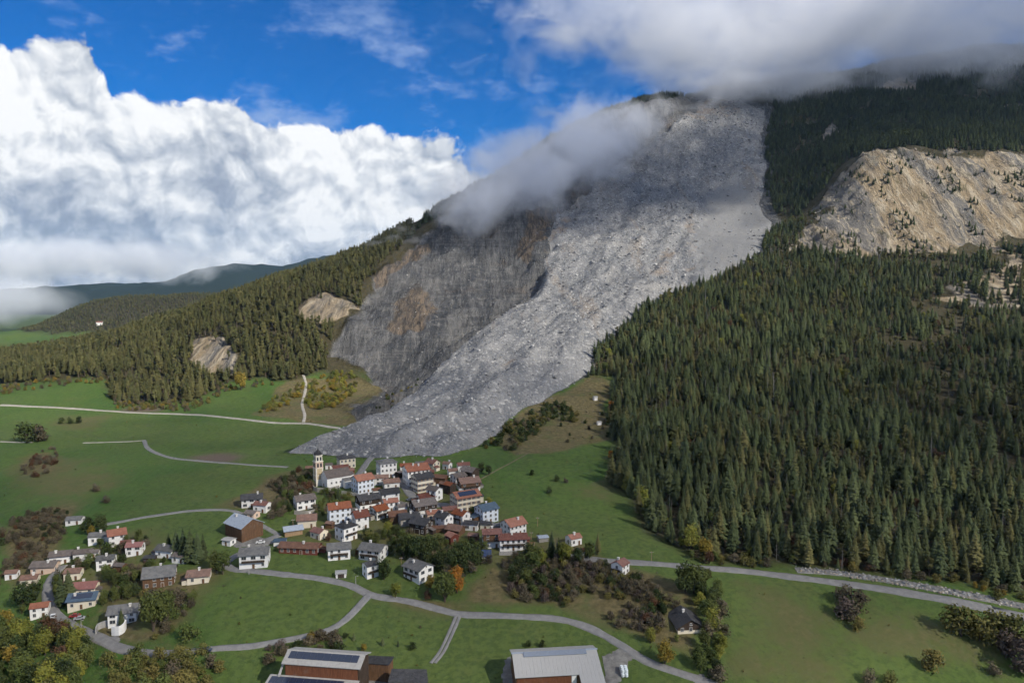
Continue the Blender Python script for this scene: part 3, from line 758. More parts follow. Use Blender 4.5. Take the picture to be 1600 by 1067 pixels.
WALLM = {'W': plaster('white_plaster', (.74, .73, .71)), 'C': plaster('cream_plaster', (.68, .61, .48)), 'P': plaster('pale_blue_plaster', (.64, .69, .76)), 'K': plaster('pink_plaster', (.62, .46, .36)),
         'G': plaster('grey_stone', (.30, .28, .25), (.17, .16, .14)), 'T': timber('brown_timber', (.085, .047, .027), (.16, .09, .05)), 'D': timber('dark_timber', (.035, .025, .02), (.07, .05, .038)),
         'R': timber('red_timber', (.10, .030, .022), (.16, .05, .035)), 'L': timber('larch_cladding', (.12, .045, .024), (.19, .08, .042)), 'O': timber('pale_timber', (.26, .17, .10), (.36, .25, .15))}
ROOFM = {'O': tiles('orange_tiles', (.25, .080, .038), (.33, .115, .058), (.15, .075, .05)), 'B': tiles('red_brown_tiles', (.155, .055, .042), (.21, .085, .06), (.11, .06, .05)), 'N': tiles('brown_tiles', (.16, .085, .06), (.24, .125, .085), (.10, .075, .06)),
         'S': tiles('slate', (.035, .036, .042), (.065, .065, .072), (.09, .088, .085)), 'Y': tiles('grey_slabs', (.115, .115, .118), (.18, .178, .175), (.09, .088, .08)), 'U': tiles('blue_metal', (.055, .095, .155), (.09, .14, .20), (.12, .15, .18)),
         'A': tiles('grey_brown_slabs', (.12, .098, .09), (.175, .145, .13), (.085, .075, .07)), 'M': plain('pale_metal_sheet', (.34, .335, .325), .5, .4, .0, .06), 'Z': plain('worn_metal_sheet', (.30, .34, .40), .5, .4, .0, .2), 'E': tiles('rose_tiles', (.22, .075, .062), (.28, .10, .085), (.2, .1, .09))}
MAT_GLASS = plain('window_glass', (.035, .042, .052), .12, .6, 0, .05)
MAT_FRAME = plain('window_frame', (.55, .53, .50), .6, .3)
MAT_WOODTRIM = WALLM['D']
MAT_SHUTTER_R = plain('brown_shutter', (.10, .045, .03)); MAT_SHUTTER_G = plain('green_shutter', (.05, .08, .07))
MAT_CONCRETE = plain('concrete', (.34, .33, .315), .85, .15, 0, .25)
MAT_SOLAR = plain('solar_panel', (.020, .030, .060), .16, .6, 0, .05)
MAT_WHITE = plain('white_paint', (.78, .78, .77), .55, .3, 0, .05)
MAT_CHIM = plaster('chimney_plaster', (.62, .60, .57))

# ================================================================ mesh collecting helper
class MB:
    def __init__(self): self.v = []; self.f = []; self.m = []
    def poly(self, pts, mi=0):
        b = len(self.v); self.v += [tuple(p) for p in pts]; self.f.append(tuple(range(b, b + len(pts)))); self.m.append(mi)
    def box(self, x0, x1, y0, y1, z0, z1, mi=0):
        b = len(self.v)
        self.v += [(x0,y0,z0),(x1,y0,z0),(x1,y1,z0),(x0,y1,z0),(x0,y0,z1),(x1,y0,z1),(x1,y1,z1),(x0,y1,z1)]
        for q in ((0,3,2,1),(4,5,6,7),(0,1,5,4),(1,2,6,5),(2,3,7,6),(3,0,4,7)): self.f.append(tuple(b + i for i in q)); self.m.append(mi)
    def prism(self, base, top, mi=0):
        n = len(base); b = len(self.v); self.v += [tuple(p) for p in base] + [tuple(p) for p in top]
        self.f.append(tuple(b + i for i in reversed(range(n)))); self.f.append(tuple(b + n + i for i in range(n))); self.m += [mi, mi]
        for i in range(n): self.f.append((b + i, b + (i + 1) % n, b + n + (i + 1) % n, b + n + i)); self.m.append(mi)
    def tube(self, p0, p1, r0, r1, n=6, mi=0):
        p0, p1 = Vector(p0), Vector(p1); d = (p1 - p0).normalized(); a = d.orthogonal().normalized(); c = d.cross(a)
        ring = lambda p, r: [p + (a * math.cos(2 * math.pi * i / n) + c * math.sin(2 * math.pi * i / n)) * r for i in range(n)]
        self.prism(ring(p0, r0), ring(p1, r1), mi)
    def mesh(self, name, mats, smooth=False):
        me = bpy.data.meshes.new(name); me.from_pydata(self.v, [], self.f)
        for m in mats: me.materials.append(m)
        me.polygons.foreach_set('material_index', self.m)
        if smooth: me.polygons.foreach_set('use_smooth', [True] * len(self.f))
        me.update(); return me
    def build(self, name, mats, parent=None, smooth=False, **props):
        return add_obj(name, self.mesh(name, mats if isinstance(mats, (list, tuple)) else [mats], smooth), None, parent, **props)

def empty(name, loc, rz=0.0, **props):
    o = bpy.data.objects.new(name, None); COL.objects.link(o); o.location = loc; o.rotation_euler = (0, 0, rz)
    o.empty_display_size = 1.0
    for k, v in props.items(): o[k] = v
    return o

# shared window / door meshes, facing -y, origin at the centre of the sill line
def window_mesh(kind, w=1.05, h=1.35):
    b = MB(); t = .11
    b.box(-w/2 - t, -w/2, -.09, .04, -.02, h + t, 0); b.box(w/2, w/2 + t, -.09, .04, -.02, h + t, 0)
    b.box(-w/2, w/2, -.09, .04, h, h + t, 0); b.box(-w/2 - .2, w/2 + .2, -.16, .04, -.12, -.021, 0)
    b.box(-w/2, w/2, -.035, .03, 0, h, 1)
    b.box(-.03, .03, -.07, -.036, 0, h, 0)
    if kind != 'plain':
        for s in (-1, 1): b.box(s * (w/2 + t + .29) - .27, s * (w/2 + t + .29) + .27, -.07, .02, 0, h, 2)
    return b.mesh('window', [MAT_FRAME, MAT_GLASS, MAT_SHUTTER_R if kind == 'brown' else MAT_SHUTTER_G])
WIN = {k: window_mesh(k) for k in ('plain', 'brown', 'green')}
WIN['wide'] = window_mesh('plain', 2.0, 1.4); WIN['small'] = window_mesh('plain', .7, .8)
def door_mesh():
    b = MB(); b.box(-.62, .62, -.10, .04, 0, 2.25, 0); b.box(-.5, .5, -.13, -.101, .05, 2.1, 1); return b.mesh('door', [MAT_FRAME, WALLM['T']])
DOOR = door_mesh()
def garage_mesh():
    b = MB(); b.box(-1.5, 1.5, -.10, .04, 0, 2.5, 0); b.box(-1.35, 1.35, -.13, -.101, .05, 2.35, 1); return b.mesh('garage_door', [MAT_FRAME, WALLM['D']])
GARAGE = garage_mesh()

FOOT = []          # footprints to keep vegetation off: x, y, radius
def place_on(parent, me, name, face, u, z, rot):
    """face: (cx, cy) of the wall middle in house space, rot: rotation of the outward normal from -y"""
    o = bpy.data.objects.new(name, me); COL.objects.link(o); o.parent = parent
    o.location = (face[0] + u * math.cos(rot), face[1] + u * math.sin(rot), z); o.rotation_euler = (0, 0, rot)
    return o

def roof_gable(L, S, he, rise, over=.8, gov=.6, th=.22):
    """ridge along x; eave line at height he"""
    b = MB(); k = rise / (S / 2)
    for s in (-1, 1):
        ye = s * (S / 2 + over); ze = he - over * k + .02; zr = he + rise + .02
        x0, x1 = -L / 2 - gov, L / 2 + gov
        lo = [(x0, ye, ze), (x1, ye, ze), (x1, 0, zr), (x0, 0, zr)]
        if s > 0: lo = [lo[1], lo[0], lo[3], lo[2]]
        b.prism(lo, [(p[0], p[1], p[2] + th) for p in lo])
    return b
def roof_hip(L, S, he, rise, over=.7, th=.22):
    b = MB(); a, c = L / 2 + over, S / 2 + over; rl = max(L - S, .6) / 2
    z0 = he; z1 = he + th; zt = he + rise + th
    E = [(-a, -c), (a, -c), (a, c), (-a, c)]
    lo = [(x, y, z0) for x, y in E]; hi = [(x, y, z1) for x, y in E]
    b.poly(list(reversed(lo)))
    for i in range(4): b.poly([lo[i], lo[(i + 1) % 4], hi[(i + 1) % 4], hi[i]])
    A, B_ = (-rl, 0, zt), (rl, 0, zt)
    b.poly([hi[0], hi[1], B_, A]); b.poly([hi[1], hi[2], B_]); b.poly([hi[2], hi[3], A, B_]); b.poly([hi[3], hi[0], A])
    return b

def house(px, py, wpx, hpx, r, asp, wall, roof, label, opts='', pitch=27, cat='house', name='house', group=None):
    p = at(px, py, HM)
    D = math.sqrt(p[0] ** 2 + p[1] ** 2 + (p[2] - CAM_Z) ** 2); mpp = D / FPX
    W = max(wpx * mpp - .45, wpx * mpp * .85); he = hpx * mpp * 1.12
    rr = R(r); ca, sa = abs(math.cos(rr)), abs(math.sin(rr))
    S = W / (asp * ca + sa); L = asp * S
    S = max(S, 3.0); L = max(L, 3.0)
    dep = L * sa + S * ca
    cx, cy = p[0] + p[0] / p[1] * dep * .40, p[1] + dep * .40
    cs = [(cx + (u * L / 2) * math.cos(rr) - (v * S / 2) * math.sin(rr), cy + (u * L / 2) * math.sin(rr) + (v * S / 2) * math.cos(rr)) for u in (-1, 1) for v in (-1, 1)]
    zs = [hm(*c) for c in cs]; z0 = p[2]
    low = min(zs) - z0 - .6
    rise = math.tan(R(pitch)) * S / 2
    e = empty(name, (cx, cy, z0), rr, label=label, category=cat)
    if group: e['group'] = group
    FOOT.append((cx, cy, .5 * math.hypot(L, S)))
    rng = random.Random(int(px * 7 + py * 13))
    hip = 'H' in opts
    # ---- walls
    b = MB(); l, s = L / 2, S / 2
    if hip:
        b.box(-l, l, -s, s, low, he)
    else:
        pr = [(-l, -s, low), (-l, s, low), (-l, s, he), (-l, 0, he + rise), (-l, -s, he)]
        b.prism([(x + 2 * l, y, z) for x, y, z in pr], pr)
    b.build('wall', WALLM[wall], e)
    if 't' in opts or 'd' in opts:          # timber upper floor set just proud of the masonry
        b = MB(); q = .07; zt = he * .48
        if hip: b.box(-l - q, l + q, -s - q, s + q, zt, he - .03)
        else:
            pr = [(-l - q, -s - q, zt), (-l - q, s + q, zt), (-l - q, s + q, he - .05), (-l - q, 0, he + rise - .06), (-l - q, -s - q, he - .05)]
            b.prism([(x + 2 * l + 2 * q, y, z) for x, y, z in pr], pr)
        b.build('timber_storey', WALLM['D' if 'd' in opts else 'T'], e)
    # ---- roof
    rb = roof_hip(L, S, he, rise) if hip else roof_gable(L, S, he, rise, .8 if S > 6 else .45, .7 if S > 6 else .35)
    ro = rb.build('roof', ROOFM[roof], e)
    if 'x' not in opts:
        for k in range(2 if 'X' in opts else 1):
            u = (rng.uniform(-.3, .3)) * L; v = rng.choice((-1, 1)) * rng.uniform(.05, .22) * S
            b = MB(); zc = he + rise * (1 - abs(v) / (S / 2)); b.box(u - .42, u + .42, v - .42, v + .42, zc - .6, zc + 1.25); b.box(u - .55, u + .55, v - .55, v + .55, zc + 1.251, zc + 1.42)
            b.build('chimney', MAT_CHIM, ro)
    if 's' in opts:
        k = rise / (S / 2); b = MB()
        y0, y1 = -s * .85, -s * .2; f = lambda y: he + rise + k * y + .02 + .22 + .06
        lo = [(-l * .75, y0, f(y0)), (l * .75, y0, f(y0)), (l * .75, y1, f(y1)), (-l * .75, y1, f(y1))]
        b.prism(lo, [(x, y, z + .06) for x, y, z in lo]); b.build('solar_panel', MAT_SOLAR, ro)
    # ---- openings
    if 'n' not in opts:
        storeys = max(1, int(round(he / 2.9)))
        sh = he / storeys
        kind = 'brown' if 'B' in opts else 'green' if 'g' in opts else 'plain'
        faces = [((0, -s), 0.0, L, False), ((l, 0), math.pi / 2, S, True), ((-l, 0), -math.pi / 2, S, True), ((0, s), math.pi, L, False)]
        q = .08 if ('t' in opts or 'd' in opts) else 0
        for fi, (fc, rot, fw, gab) in enumerate(faces):
            wn = rot + rr
            if -math.cos(wn) * 1 > .35: continue            # faces turned well away are left blank
            n = max(1, int(fw / (2.5 if 'w' in opts else 3.1)))
            doorcol = n // 2 if fi == (0 if sa < .75 else 2) else -1
            for st in range(storeys):
                proud = q if (st + .5) * sh > he * .48 else 0
                fcp = (fc[0] + math.sin(rot) * proud, fc[1] - math.cos(rot) * proud)
                for c in range(n):
                    u = (c - (n - 1) / 2) * fw / n
                    if st == 0 and c == doorcol:
                        place_on(e, GARAGE if 'G' in opts else DOOR, 'garage_door' if 'G' in opts else 'door', fcp, u, .05, rot); continue
                    if rng.random() < .10 and 'w' not in opts: continue
                    m = WIN['wide'] if ('l' in opts and rng.random() < .5) else WIN[kind]
                    if fw / n < 1.6: m = WIN['small']
                    place_on(e, m, 'window', fcp, u, st * sh + sh * .34, rot)
            if gab and not hip and rise > 1.9:
                place_on(e, WIN['small'], 'window', (fc[0] + math.sin(rot) * q, fc[1] - math.cos(rot) * q), 0, he + rise * .22, rot)
    if rng.random() < .42 and 'H' not in opts and L > 6 and S > 6 and 'x' not in opts:      # lean-to against the lower gable end
        aw, ad, ah = S * rng.uniform(.35, .6), rng.uniform(2.2, 3.6), he * rng.uniform(.38, .5)
        sx = -1 if rng.random() < .5 else 1; v = rng.uniform(-.2, .2) * S
        b = MB(); xa, xb = (l, l + ad) if sx > 0 else (-l - ad, -l); b.box(xa, xb, v - aw / 2, v + aw / 2, low, ah); an = b.build('annex', WALLM[rng.choice((wall, 'T', 'G'))], e)
        b = MB(); xi, xo = sx * (l + .001), sx * (l + ad + .4); q4 = [(xo, v - aw / 2 - .3, ah - .05), (xi, v - aw / 2 - .3, ah + ad * .28), (xi, v + aw / 2 + .3, ah + ad * .28), (xo, v + aw / 2 + .3, ah - .05)]
        if sx > 0: q4 = q4[::-1]
        b.prism(q4, [(x, y, z + .18) for x, y, z in q4]); b.build('annex_roof', ROOFM[rng.choice((roof, 'N', 'A'))], an)
    if 'b' in opts:      # balcony along the side that looks at the valley
        gfront = sa > .75
        b = MB(); z = he * .5
        if gfront: f = (-l, 0) if math.sin(rr) > 0 else (l, 0); rot = -math.pi / 2 if math.sin(rr) > 0 else math.pi / 2; fw = S
        else: f = (0, -s); rot = 0.0; fw = L
        w2 = fw * .40
        b.box(-w2, w2, -1.3, -.0, z - .15, z)
        b.box(-w2, w2, -1.3, -1.22, z + .86, z + .98); b.box(-w2, w2, -1.28, -1.24, z + .12, z + .8)
        for u in (-1, 1): b.box(u * w2 - .05, u * w2 + .05, -1.32, -1.2, z + .001, z + .98); 
        o = b.build('balcony', MAT_WOODTRIM, e); o.location = (f[0], f[1], 0); o.rotation_euler = (0, 0, rot)
    return e, (L, S, he, rise, z0)
HOUSES = [
 # px, py, w, h, r, asp, wall, roof, label, opts, pitch
 (541,733,31,14,28,1.25,'C','S','cream two-storey house with dark hipped roof behind the church','Hw',24),
 (532,742,26,9,20,1.5,'W','B','low white house with dark red roof just behind the church nave','',24),
 (514,733,13,6,15,1.3,'W','A','tiny white outbuilding right of the church belfry','x',22),
 (485,738,15,6,10,1.4,'D','N','brown shed with rusty roof left of the church tower','xn',24),
 (547,748,14,11,60,1.1,'R','B','dark red timber house beside the church annex','x',26),
 (604,747,34,20,28,1.15,'W','Y','tall white house with grey hipped roof below the rubble','Hw',22),
 (634,737,20,8,12,1.6,'W','O','long orange-roofed house right of the tall grey-hipped one','',28),
 (623,748,12,8,60,1.2,'D','A','dark barn squeezed beside the tall white hipped house','xn',26),
 (658,733,21,7,14,1.5,'T','Y','grey-roofed barn at the upper edge of the village','xn',26),
 (676,735,24,10,-38,1.1,'C','B','cream gabled house with red roof by the upper meadow','',30),
 (650,759,44,21,27,1.3,'W','O','big white house with broad orange roof in the upper village','wX',27),
 (699,734,16,8,-30,1.2,'W','N','small white house with brown roof at the upper village edge','',26),
 (724,736,22,8,14,1.5,'W','B','white house with dark red roof nearest the upper right bushes','',27),
 (660,770,36,20,34,1.2,'C','S','cream three-storey house with slate roof in the village centre','wB',25),
 (567,772,36,19,38,1.15,'P','O','pale blue three-storey house with orange roof below the church','w',27),
 (596,758,24,10,10,1.6,'W','N','brown-roofed house right behind the pale blue house','',27),
 (611,764,28,9,22,1.5,'W','N','low white house with brown roof beside the yellowish bush','',25),
 (688,757,26,9,-16,1.5,'T','N','brown barn with wide brown roof among the upper houses','xn',25),
 (716,757,26,11,38,1.2,'W','A','white house with brownish roof left of the grey-roofed barn','w',25),
 (734,750,30,12,-34,1.2,'D','A','dark timber barn with grey-brown roof and white pillars','xn',27),
 (732,769,38,13,22,1.3,'W','N','white and timber house with orange-brown roof near the right meadow','tb',26),
 (703,773,20,13,-42,1.1,'D','O','small dark barn with orange roof in the village middle','xn',28),
 (679,783,26,15,-36,1.15,'W','A','white house with grey-brown roof and balcony facing the street','b',26),
 (666,786,30,8,24,1.4,'W','B','white house with dark mottled roof by the village street','',24),
 (727,800,49,20,30,1.45,'C','O','large cream schoolhouse with part orange, part slate roof','wBs',25),
 (760,818,38,19,34,1.1,'P','U','big pale house with blue metal roof at the right village edge','w',24),
 (608,787,34,14,24,1.3,'W','S','white-walled house with dark slate roof below the pale blue one','',25),
 (575,797,40,14,30,1.4,'W','S','white house with long dark roof left of the orange-roofed one','d',24),
 (610,800,27,13,22,1.3,'W','O','white house with small orange roof in the lower village','w',26),
 (592,812,29,13,44,1.0,'W','O','white gabled house with ornate dark shutters and orange roof','gb',26),
 (661,806,44,14,30,1.35,'W','A','house with dark gable, long white wall and brown roof','d',25),
 (530,819,38,21,24,1.5,'P','O','tall bluish white house with red tiled roof left of centre','w',30),
 (563,828,28,18,34,1.15,'W','B','white house with steep brown-red roof and chimneys','X',38),
 (541,847,34,19,48,1.05,'W','S','white house with dark hipped roof and black balconies','Hb',22),
 (621,818,31,11,20,1.35,'T','N','brown barn with rusty roof by the dark-roofed pair','xn',26),
 (638,822,35,11,22,1.35,'G','S','stone barn with dark roof, left one of a dark-roofed pair','',25),
 (659,835,38,14,-28,1.2,'D','S','dark timber barn with blackish roof, right one of the pair','G',26),
 (677,813,26,9,20,1.4,'K','O','pinkish house with orange-brown roof between dark roofs','',25),
 (694,827,29,16,-40,1.1,'W','S','bright white house with steep dark roof in the lower village','w',32),
 (702,806,26,8,16,1.4,'T','B','dark red-brown roofed house behind the bright white one','x',26),
 (721,820,28,14,-38,1.15,'W','O','white house with orange-brown roof left of the blue metal roof','b',28),
 (737,829,25,9,-10,1.4,'W','S','low white bungalow with dark roof, left half of a pair','l',22),
 (760,828,20,8,-14,1.3,'C','S','low cream bungalow with dark roof, right half of a pair','l',22),
 (802,838,41,15,36,1.15,'W','O','white gabled house with bright orange roof at the right end','w',28),
 (779,829,22,7,12,1.5,'G','Y','grey shed roof left of the bright orange roofed house','xn',16),
 (768,856,30,20,8,1.3,'W','B','red timber house with white ground floor beside the solar panels','tb',22),
 (801,860,44,16,6,1.8,'W','B','long white row house with brown roof above the solar panels','wb',24),
 (822,852,12,9,8,1.2,'R','B','dark red lean-to at the end of the long white row house','xn',20),
 (828,857,15,6,-30,1.3,'K','O','small pinkish shed with faded roof at the right end of the village','xn',20),
 (848,847,18,6,15,1.3,'G','Z','low grey metal-roofed shed behind the conifers','xn',14),
 (712,838,30,9,-26,1.2,'T','N','brown-roofed wooden barn above the little red cabin','xn',26),
 (706,851,22,11,-50,1.05,'R','O','little red cabin with orange roof among dark trees','x',26),
 (685,832,26,6,6,1.8,'T','N','low rusty-roofed lean-to below the bright white house','xn',18),
 (476,797,36,13,30,1.2,'W','A','white chalet with dark brown roof below the church slope','l',24),
 (480,825,31,11,14,1.3,'C','N','old house with rusty brown roof left of the tall bluish house','',27),
 (499,843,27,9,-32,1.2,'C','B','cream house with reddish roof and round doorway','',26),
 (458,838,31,8,24,1.4,'O','Z','shed with patched metal and orange roof','xn',22),
 (470,866,60,9,-6,2.6,'R','N','long barn with rusty brown roof beside the lawn','',20),
 (530,875,38,15,14,1.25,'W','Y','white chalet with grey roof, left of the two on the lawn','lb',22),
 (584,877,42,15,-16,1.3,'W','Y','white chalet with grey roof, right of the two on the lawn','lb',22),
 (579,904,26,17,36,1.1,'W','S','white house with dark roof beside the tall green bush','b',24),
 (654,911,46,18,-40,1.2,'W','Y','large terraced white house with grey roof and black balcony','lb',24),
 (533,903,18,6,12,1.3,'W','M','flat white garage beside the village road','xG',5),
 (394,793,34,11,18,1.3,'W','S','white house with dark roof, uppermost of three beside the barn lane','l',24),
 (410,801,24,10,-12,1.3,'W','B','white house with brown roof in the middle of the three beside the barn lane','l',24),
 (394,811,22,7,-20,1.2,'K','A','small low house, lowest of the three beside the barn lane','x',22),
 (382,846,56,19,-38,1.25,'T','Z','big weathered timber barn with blue-grey metal roof','n',28),
 (358,853,19,7,-20,1.2,'W','M','small white shed beside the timber barn','x',10),
 (399,888,44,18,10,1.35,'W','Y','white house with grey roof at the road bend','lb',22),
 (438,853,20,6,10,1.3,'W','U','flat shed with blue and white metal roof behind the long barn','xn',8),
 (156,850,27,9,12,1.5,'W','Y','white house with grey roof left of the orange-roofed one','',24),
 (183,854,28,14,34,1.15,'W','O','white gabled house with vivid orange roof in the left hamlet','',30),
 (199,859,18,8,16,1.3,'K','B','brownish lean-to between orange and rose roofs in the left hamlet','x',24),
 (212,868,24,11,10,1.2,'W','E','white house with rose roof and terraces in the left hamlet','l',22),
 (97,882,29,10,18,1.4,'W','A','white house with brown roof left of two alike above the lane','',24),
 (131,877,26,9,18,1.4,'W','A','white house with brown roof right of two alike above the lane','',24),
 (167,889,26,11,16,1.3,'W','Y','white house with grey roof among dense shrubs in the left hamlet','l',24),
 (72,897,31,9,8,1.5,'K','A','house with brown roof and low pinkish wall at the lane end','',24),
 (48,916,23,8,16,1.3,'C','N','small house with worn brown roof at far left','',24),
 (116,907,23,9,12,1.2,'C','N','tawny house with brown roof above the red-roofed garage','',24),
 (131,931,37,9,10,1.6,'C','E','long low house with rose-red roof in the left hamlet','',24),
 (132,952,38,11,14,1.4,'C','U','cream house with dark blue roof below the rose-red one','s',24),
 (64,966,25,12,20,1.25,'W','O','small white house with orange roof beside the lane','x',24),
 (195,976,41,14,16,1.3,'W','Y','white house with grey roof above the curved white wall','l',24),
 (263,872,31,10,-14,1.4,'W','Y','white house with grey roof left of the dark conifers','',24),
 (284,880,24,8,-14,1.3,'W','A','small house with grey-brown roof touching the dark conifers','x',24),
 (235,878,17,5,6,1.4,'D','S','dark flat-roofed shed among shrubs','xn',8),
 (251,919,48,14,18,1.2,'T','Y','weathered timber barn with big grey roof','',28),
 (312,912,33,10,12,1.3,'C','N','cream bungalow with brown roof and white chimney','l',24),
 (118,820,22,6,10,1.3,'W','Y','small white house behind the brown scrub in the left hamlet','x',20),
 (896,853,26,10,30,1.2,'W','O','white house with orange roof behind the dark tree at the right','',28),
 (912,871,15,9,32,1.2,'W','O','narrow white house with orange roof below another at the right','x',28),
 (969,900,29,14,52,1.1,'W','B','lone white house with red roof beside the main road','b',28),
 (1071,987,43,8,-84,1.15,'C','S','dark chalet with cream base and black roof in the scrub','d',30),
 (641,748,18,9,-30,1.3,'T','N','small brown house right of the tall white hipped one','',26),
 (670,747,18,8,20,1.4,'D','B','dark red roofed barn behind the big orange roof','xn',26),
 (707,745,18,8,20,1.3,'W','N','small white house with brown roof behind the brown barn','x',26),
 (694,765,16,8,-20,1.3,'D','N','small dark barn above the little orange-roofed barn','xn',26),
 (588,775,14,8,20,1.2,'W','N','tiny white house with brown roof tucked behind the pale blue house','x',28),
 (552,805,14,7,15,1.3,'W','A','tiny white house with grey roof beside the steep brown-red one','x',26),
 (628,802,18,9,24,1.3,'W','A','small white house with grey-brown roof in the lower village core','',26),
 (646,816,16,8,-20,1.3,'G','B','small stone house with red-brown roof between dark barns','x',26),
 (748,786,16,9,24,1.3,'C','S','small cream house with dark roof right of the schoolhouse','x',24),
 (516,826,14,7,-15,1.3,'T','N','small wooden shed left of the tall bluish house','xn',24),
 (740,846,18,8,-14,1.3,'T','N','brown wooden shed left of the red timber house','xn',24),
 (148,872,14,7,12,1.3,'W','A','tiny white cottage with brown roof between the hamlet houses','x',26),
 (188,893,16,7,-10,1.3,'T','A','small wooden shed below the rose-roofed house','xn',24),
 (104,922,14,7,14,1.2,'K','B','red-roofed garage beside the lane in the left hamlet','xG',22),
 (20,905,16,7,10,1.3,'W','N','small white house with brown roof at the left picture edge','x',26),
 (930,626,7,5,20,1.2,'W','M','tiny white hut on the dry slope beside the wood','xn',15),
 (936,664,6,4,10,1.4,'W','M','tiny low white hut below another on the dry slope','xn',12),
]
HB = []
for h in HOUSES:
    px, py, w, hh, r, asp, wa, ro, lab, op, pi = h
    is_barn = any(k in lab.split() for k in ('barn', 'shed', 'lean-to', 'garage', 'hut', 'outbuilding'))
    nm = 'barn' if 'barn' in lab.split() else 'shed' if ('shed' in lab.split() or 'lean-to' in lab.split() or 'outbuilding' in lab.split()) else 'garage' if 'garage' in lab.split()[:3] else 'hut' if 'hut' in lab.split() else 'house'
    if lab.startswith('tawny') or lab.startswith('brown-roofed house'): nm = 'house'
    HB.append(house(px, py, w, hh, r, asp, wa, ro, lab, op, pi, cat=nm, name=nm))

# ---------------------------------------------------------------- church
def church():
    p = at(524, 764, HM); mpp = math.sqrt(p[0]**2 + p[1]**2 + (CAM_Z - p[2])**2) / FPX
    rr = R(36); L, S = 17.0, 11.5; he = 8.2; rise = 4.6
    cx, cy, z0 = p[0] - 1.2, p[1] + 7.0, p[2]
    e = empty('church', (cx, cy, z0), rr, label='white village church with brown roof and tall cream belfry tower', category='church')
    FOOT.append((cx, cy, 12)); l, s = L / 2, S / 2; e.scale = (.90, .90, .82)
    b = MB(); pr = [(-l, -s, -4), (-l, s, -4), (-l, s, he), (-l, 0, he + rise), (-l, -s, he)]
    b.prism([(x + L, y, z) for x, y, z in pr], pr); b.build('nave', WALLM['W'], e)
    roof_gable(L, S, he, rise, .35, .25).build('roof', ROOFM['A'], e)
    b = MB(); n = 6
    ring = [(l + 4.2 * math.cos(a), 4.2 * math.sin(a)) for a in np.linspace(-math.pi / 2, math.pi / 2, n)]
    b.prism([(x, y, -4) for x, y in ring], [(x, y, he - .6) for x, y in ring]); b.build('apse', WALLM['W'], e)
    b = MB(); r2 = [(l + 4.6 * math.cos(a), 4.6 * math.sin(a), he - .6) for a in np.linspace(-math.pi / 2, math.pi / 2, n)]
    for i in range(n - 1): b.poly([r2[i], r2[i + 1], (l, 0, he + 2.4)])
    b.build('apse_roof', ROOFM['A'], e)
    b = MB(); b.box(2.2, 7.2, -s - 4.4, -s, -4, 5.6); b.build('sacristy', WALLM['W'], e)
    b = MB(); lo = [(1.9, -s - 4.8, 5.6), (7.5, -s - 4.8, 5.6), (7.5, -s - .001, 6.6), (1.9, -s - .001, 6.6)]; b.prism(lo, [(x, y, z + .2) for x, y, z in lo]); b.build('sacristy_roof', ROOFM['Y'], e)
    for u in (-5.5, -2.2, .8):
        place_on(e, WIN['plain'], 'window', (0, -s), u, 3.8, 0.0)
    place_on(e, WIN['small'], 'window', (4.7, -s - 4.4), 0, 2.4, 0.0); place_on(e, WIN['small'], 'window', (7.2, -s - 2.2), 0, 2.4, math.pi / 2)
    place_on(e, DOOR, 'door', (-l, 0), 0, .1, -math.pi / 2).scale = (1.5, 1, 1.5)
    place_on(e, WIN['small'], 'window', (-l, 0), 0, he + .6, -math.pi / 2)
    # tower at the back left corner of the facade
    tx, ty, a = -l - 1.0, s + 1.6, 2.55
    def sq(h0, h1, a0, a1=None, mi=0, bb=None):
        a1 = a0 if a1 is None else a1
        bb.prism([(tx - a0, ty - a0, h0), (tx + a0, ty - a0, h0), (tx + a0, ty + a0, h0), (tx - a0, ty + a0, h0)], [(tx - a1, ty - a1, h1), (tx + a1, ty - a1, h1), (tx + a1, ty + a1, h1), (tx - a1, ty + a1, h1)], mi)
    b = MB(); sq(-6, 8.2, a, a, 0, b); sq(8.5, 13.6, a, a, 0, b); sq(13.9, 18.4, a, a, 1, b); sq(18.7, 23.0, a * .88, a * .84, 0, b)
    t = b.build('bell_tower', [plaster_tower, WALLM['K']], e)
    b = MB(); sq(8.2, 8.5, a + .25, None, 0, b); sq(13.6, 13.9, a + .25, None, 0, b); sq(18.4, 18.7, a + .3, None, 0, b); sq(23.0, 23.35, a * .84 + .35, None, 0, b); b.build('cornice', plaster_tower, t)
    for (zz, aa, w, h) in ((14.5, a, .62, 3.2), (19.3, a * .87, .6, 2.8)):
        for rot in (0.0, math.pi / 2, math.pi, -math.pi / 2):
            for u in (-1.05, 1.05):
                b = MB(); f = (tx + math.sin(rot) * aa, ty - math.cos(rot) * aa)
                b.prism([(-w, -.06, 0), (w, -.06, 0), (w, .05, 0), (-w, .05, 0)], [(-w, -.06, h * .75), (w, -.06, h * .75), (w, .05, h * .75), (-w, .05, h * .75)])
                arc = [(w * math.cos(q), w * math.sin(q)) for q in np.linspace(0, math.pi, 7)]
                b.prism([(x, -.058, h * .75 + z) for x, z in arc], [(x, .05, h * .75 + z) for x, z in arc])
                o = b.build('belfry_opening', MAT_GLASS, t); o.location = (f[0] + u * math.cos(rot), f[1] + u * math.sin(rot), zz); o.rotation_euler = (0, 0, rot)
    for rot in (0.0, -math.pi / 2):      # painted panels of the lower shaft
        for zz in (1.4, 9.2):
            b = MB(); b.box(-1.75, 1.75, -.03, .02, 0, 4.2); f = (tx + math.sin(rot) * a, ty - math.cos(rot) * a)
            o = b.build('panel', WALLM['O'] if False else plaster_panel, t); o.location = (f[0], f[1], zz + (4 if zz < 2 else 0)); o.rotation_euler = (0, 0, rot)
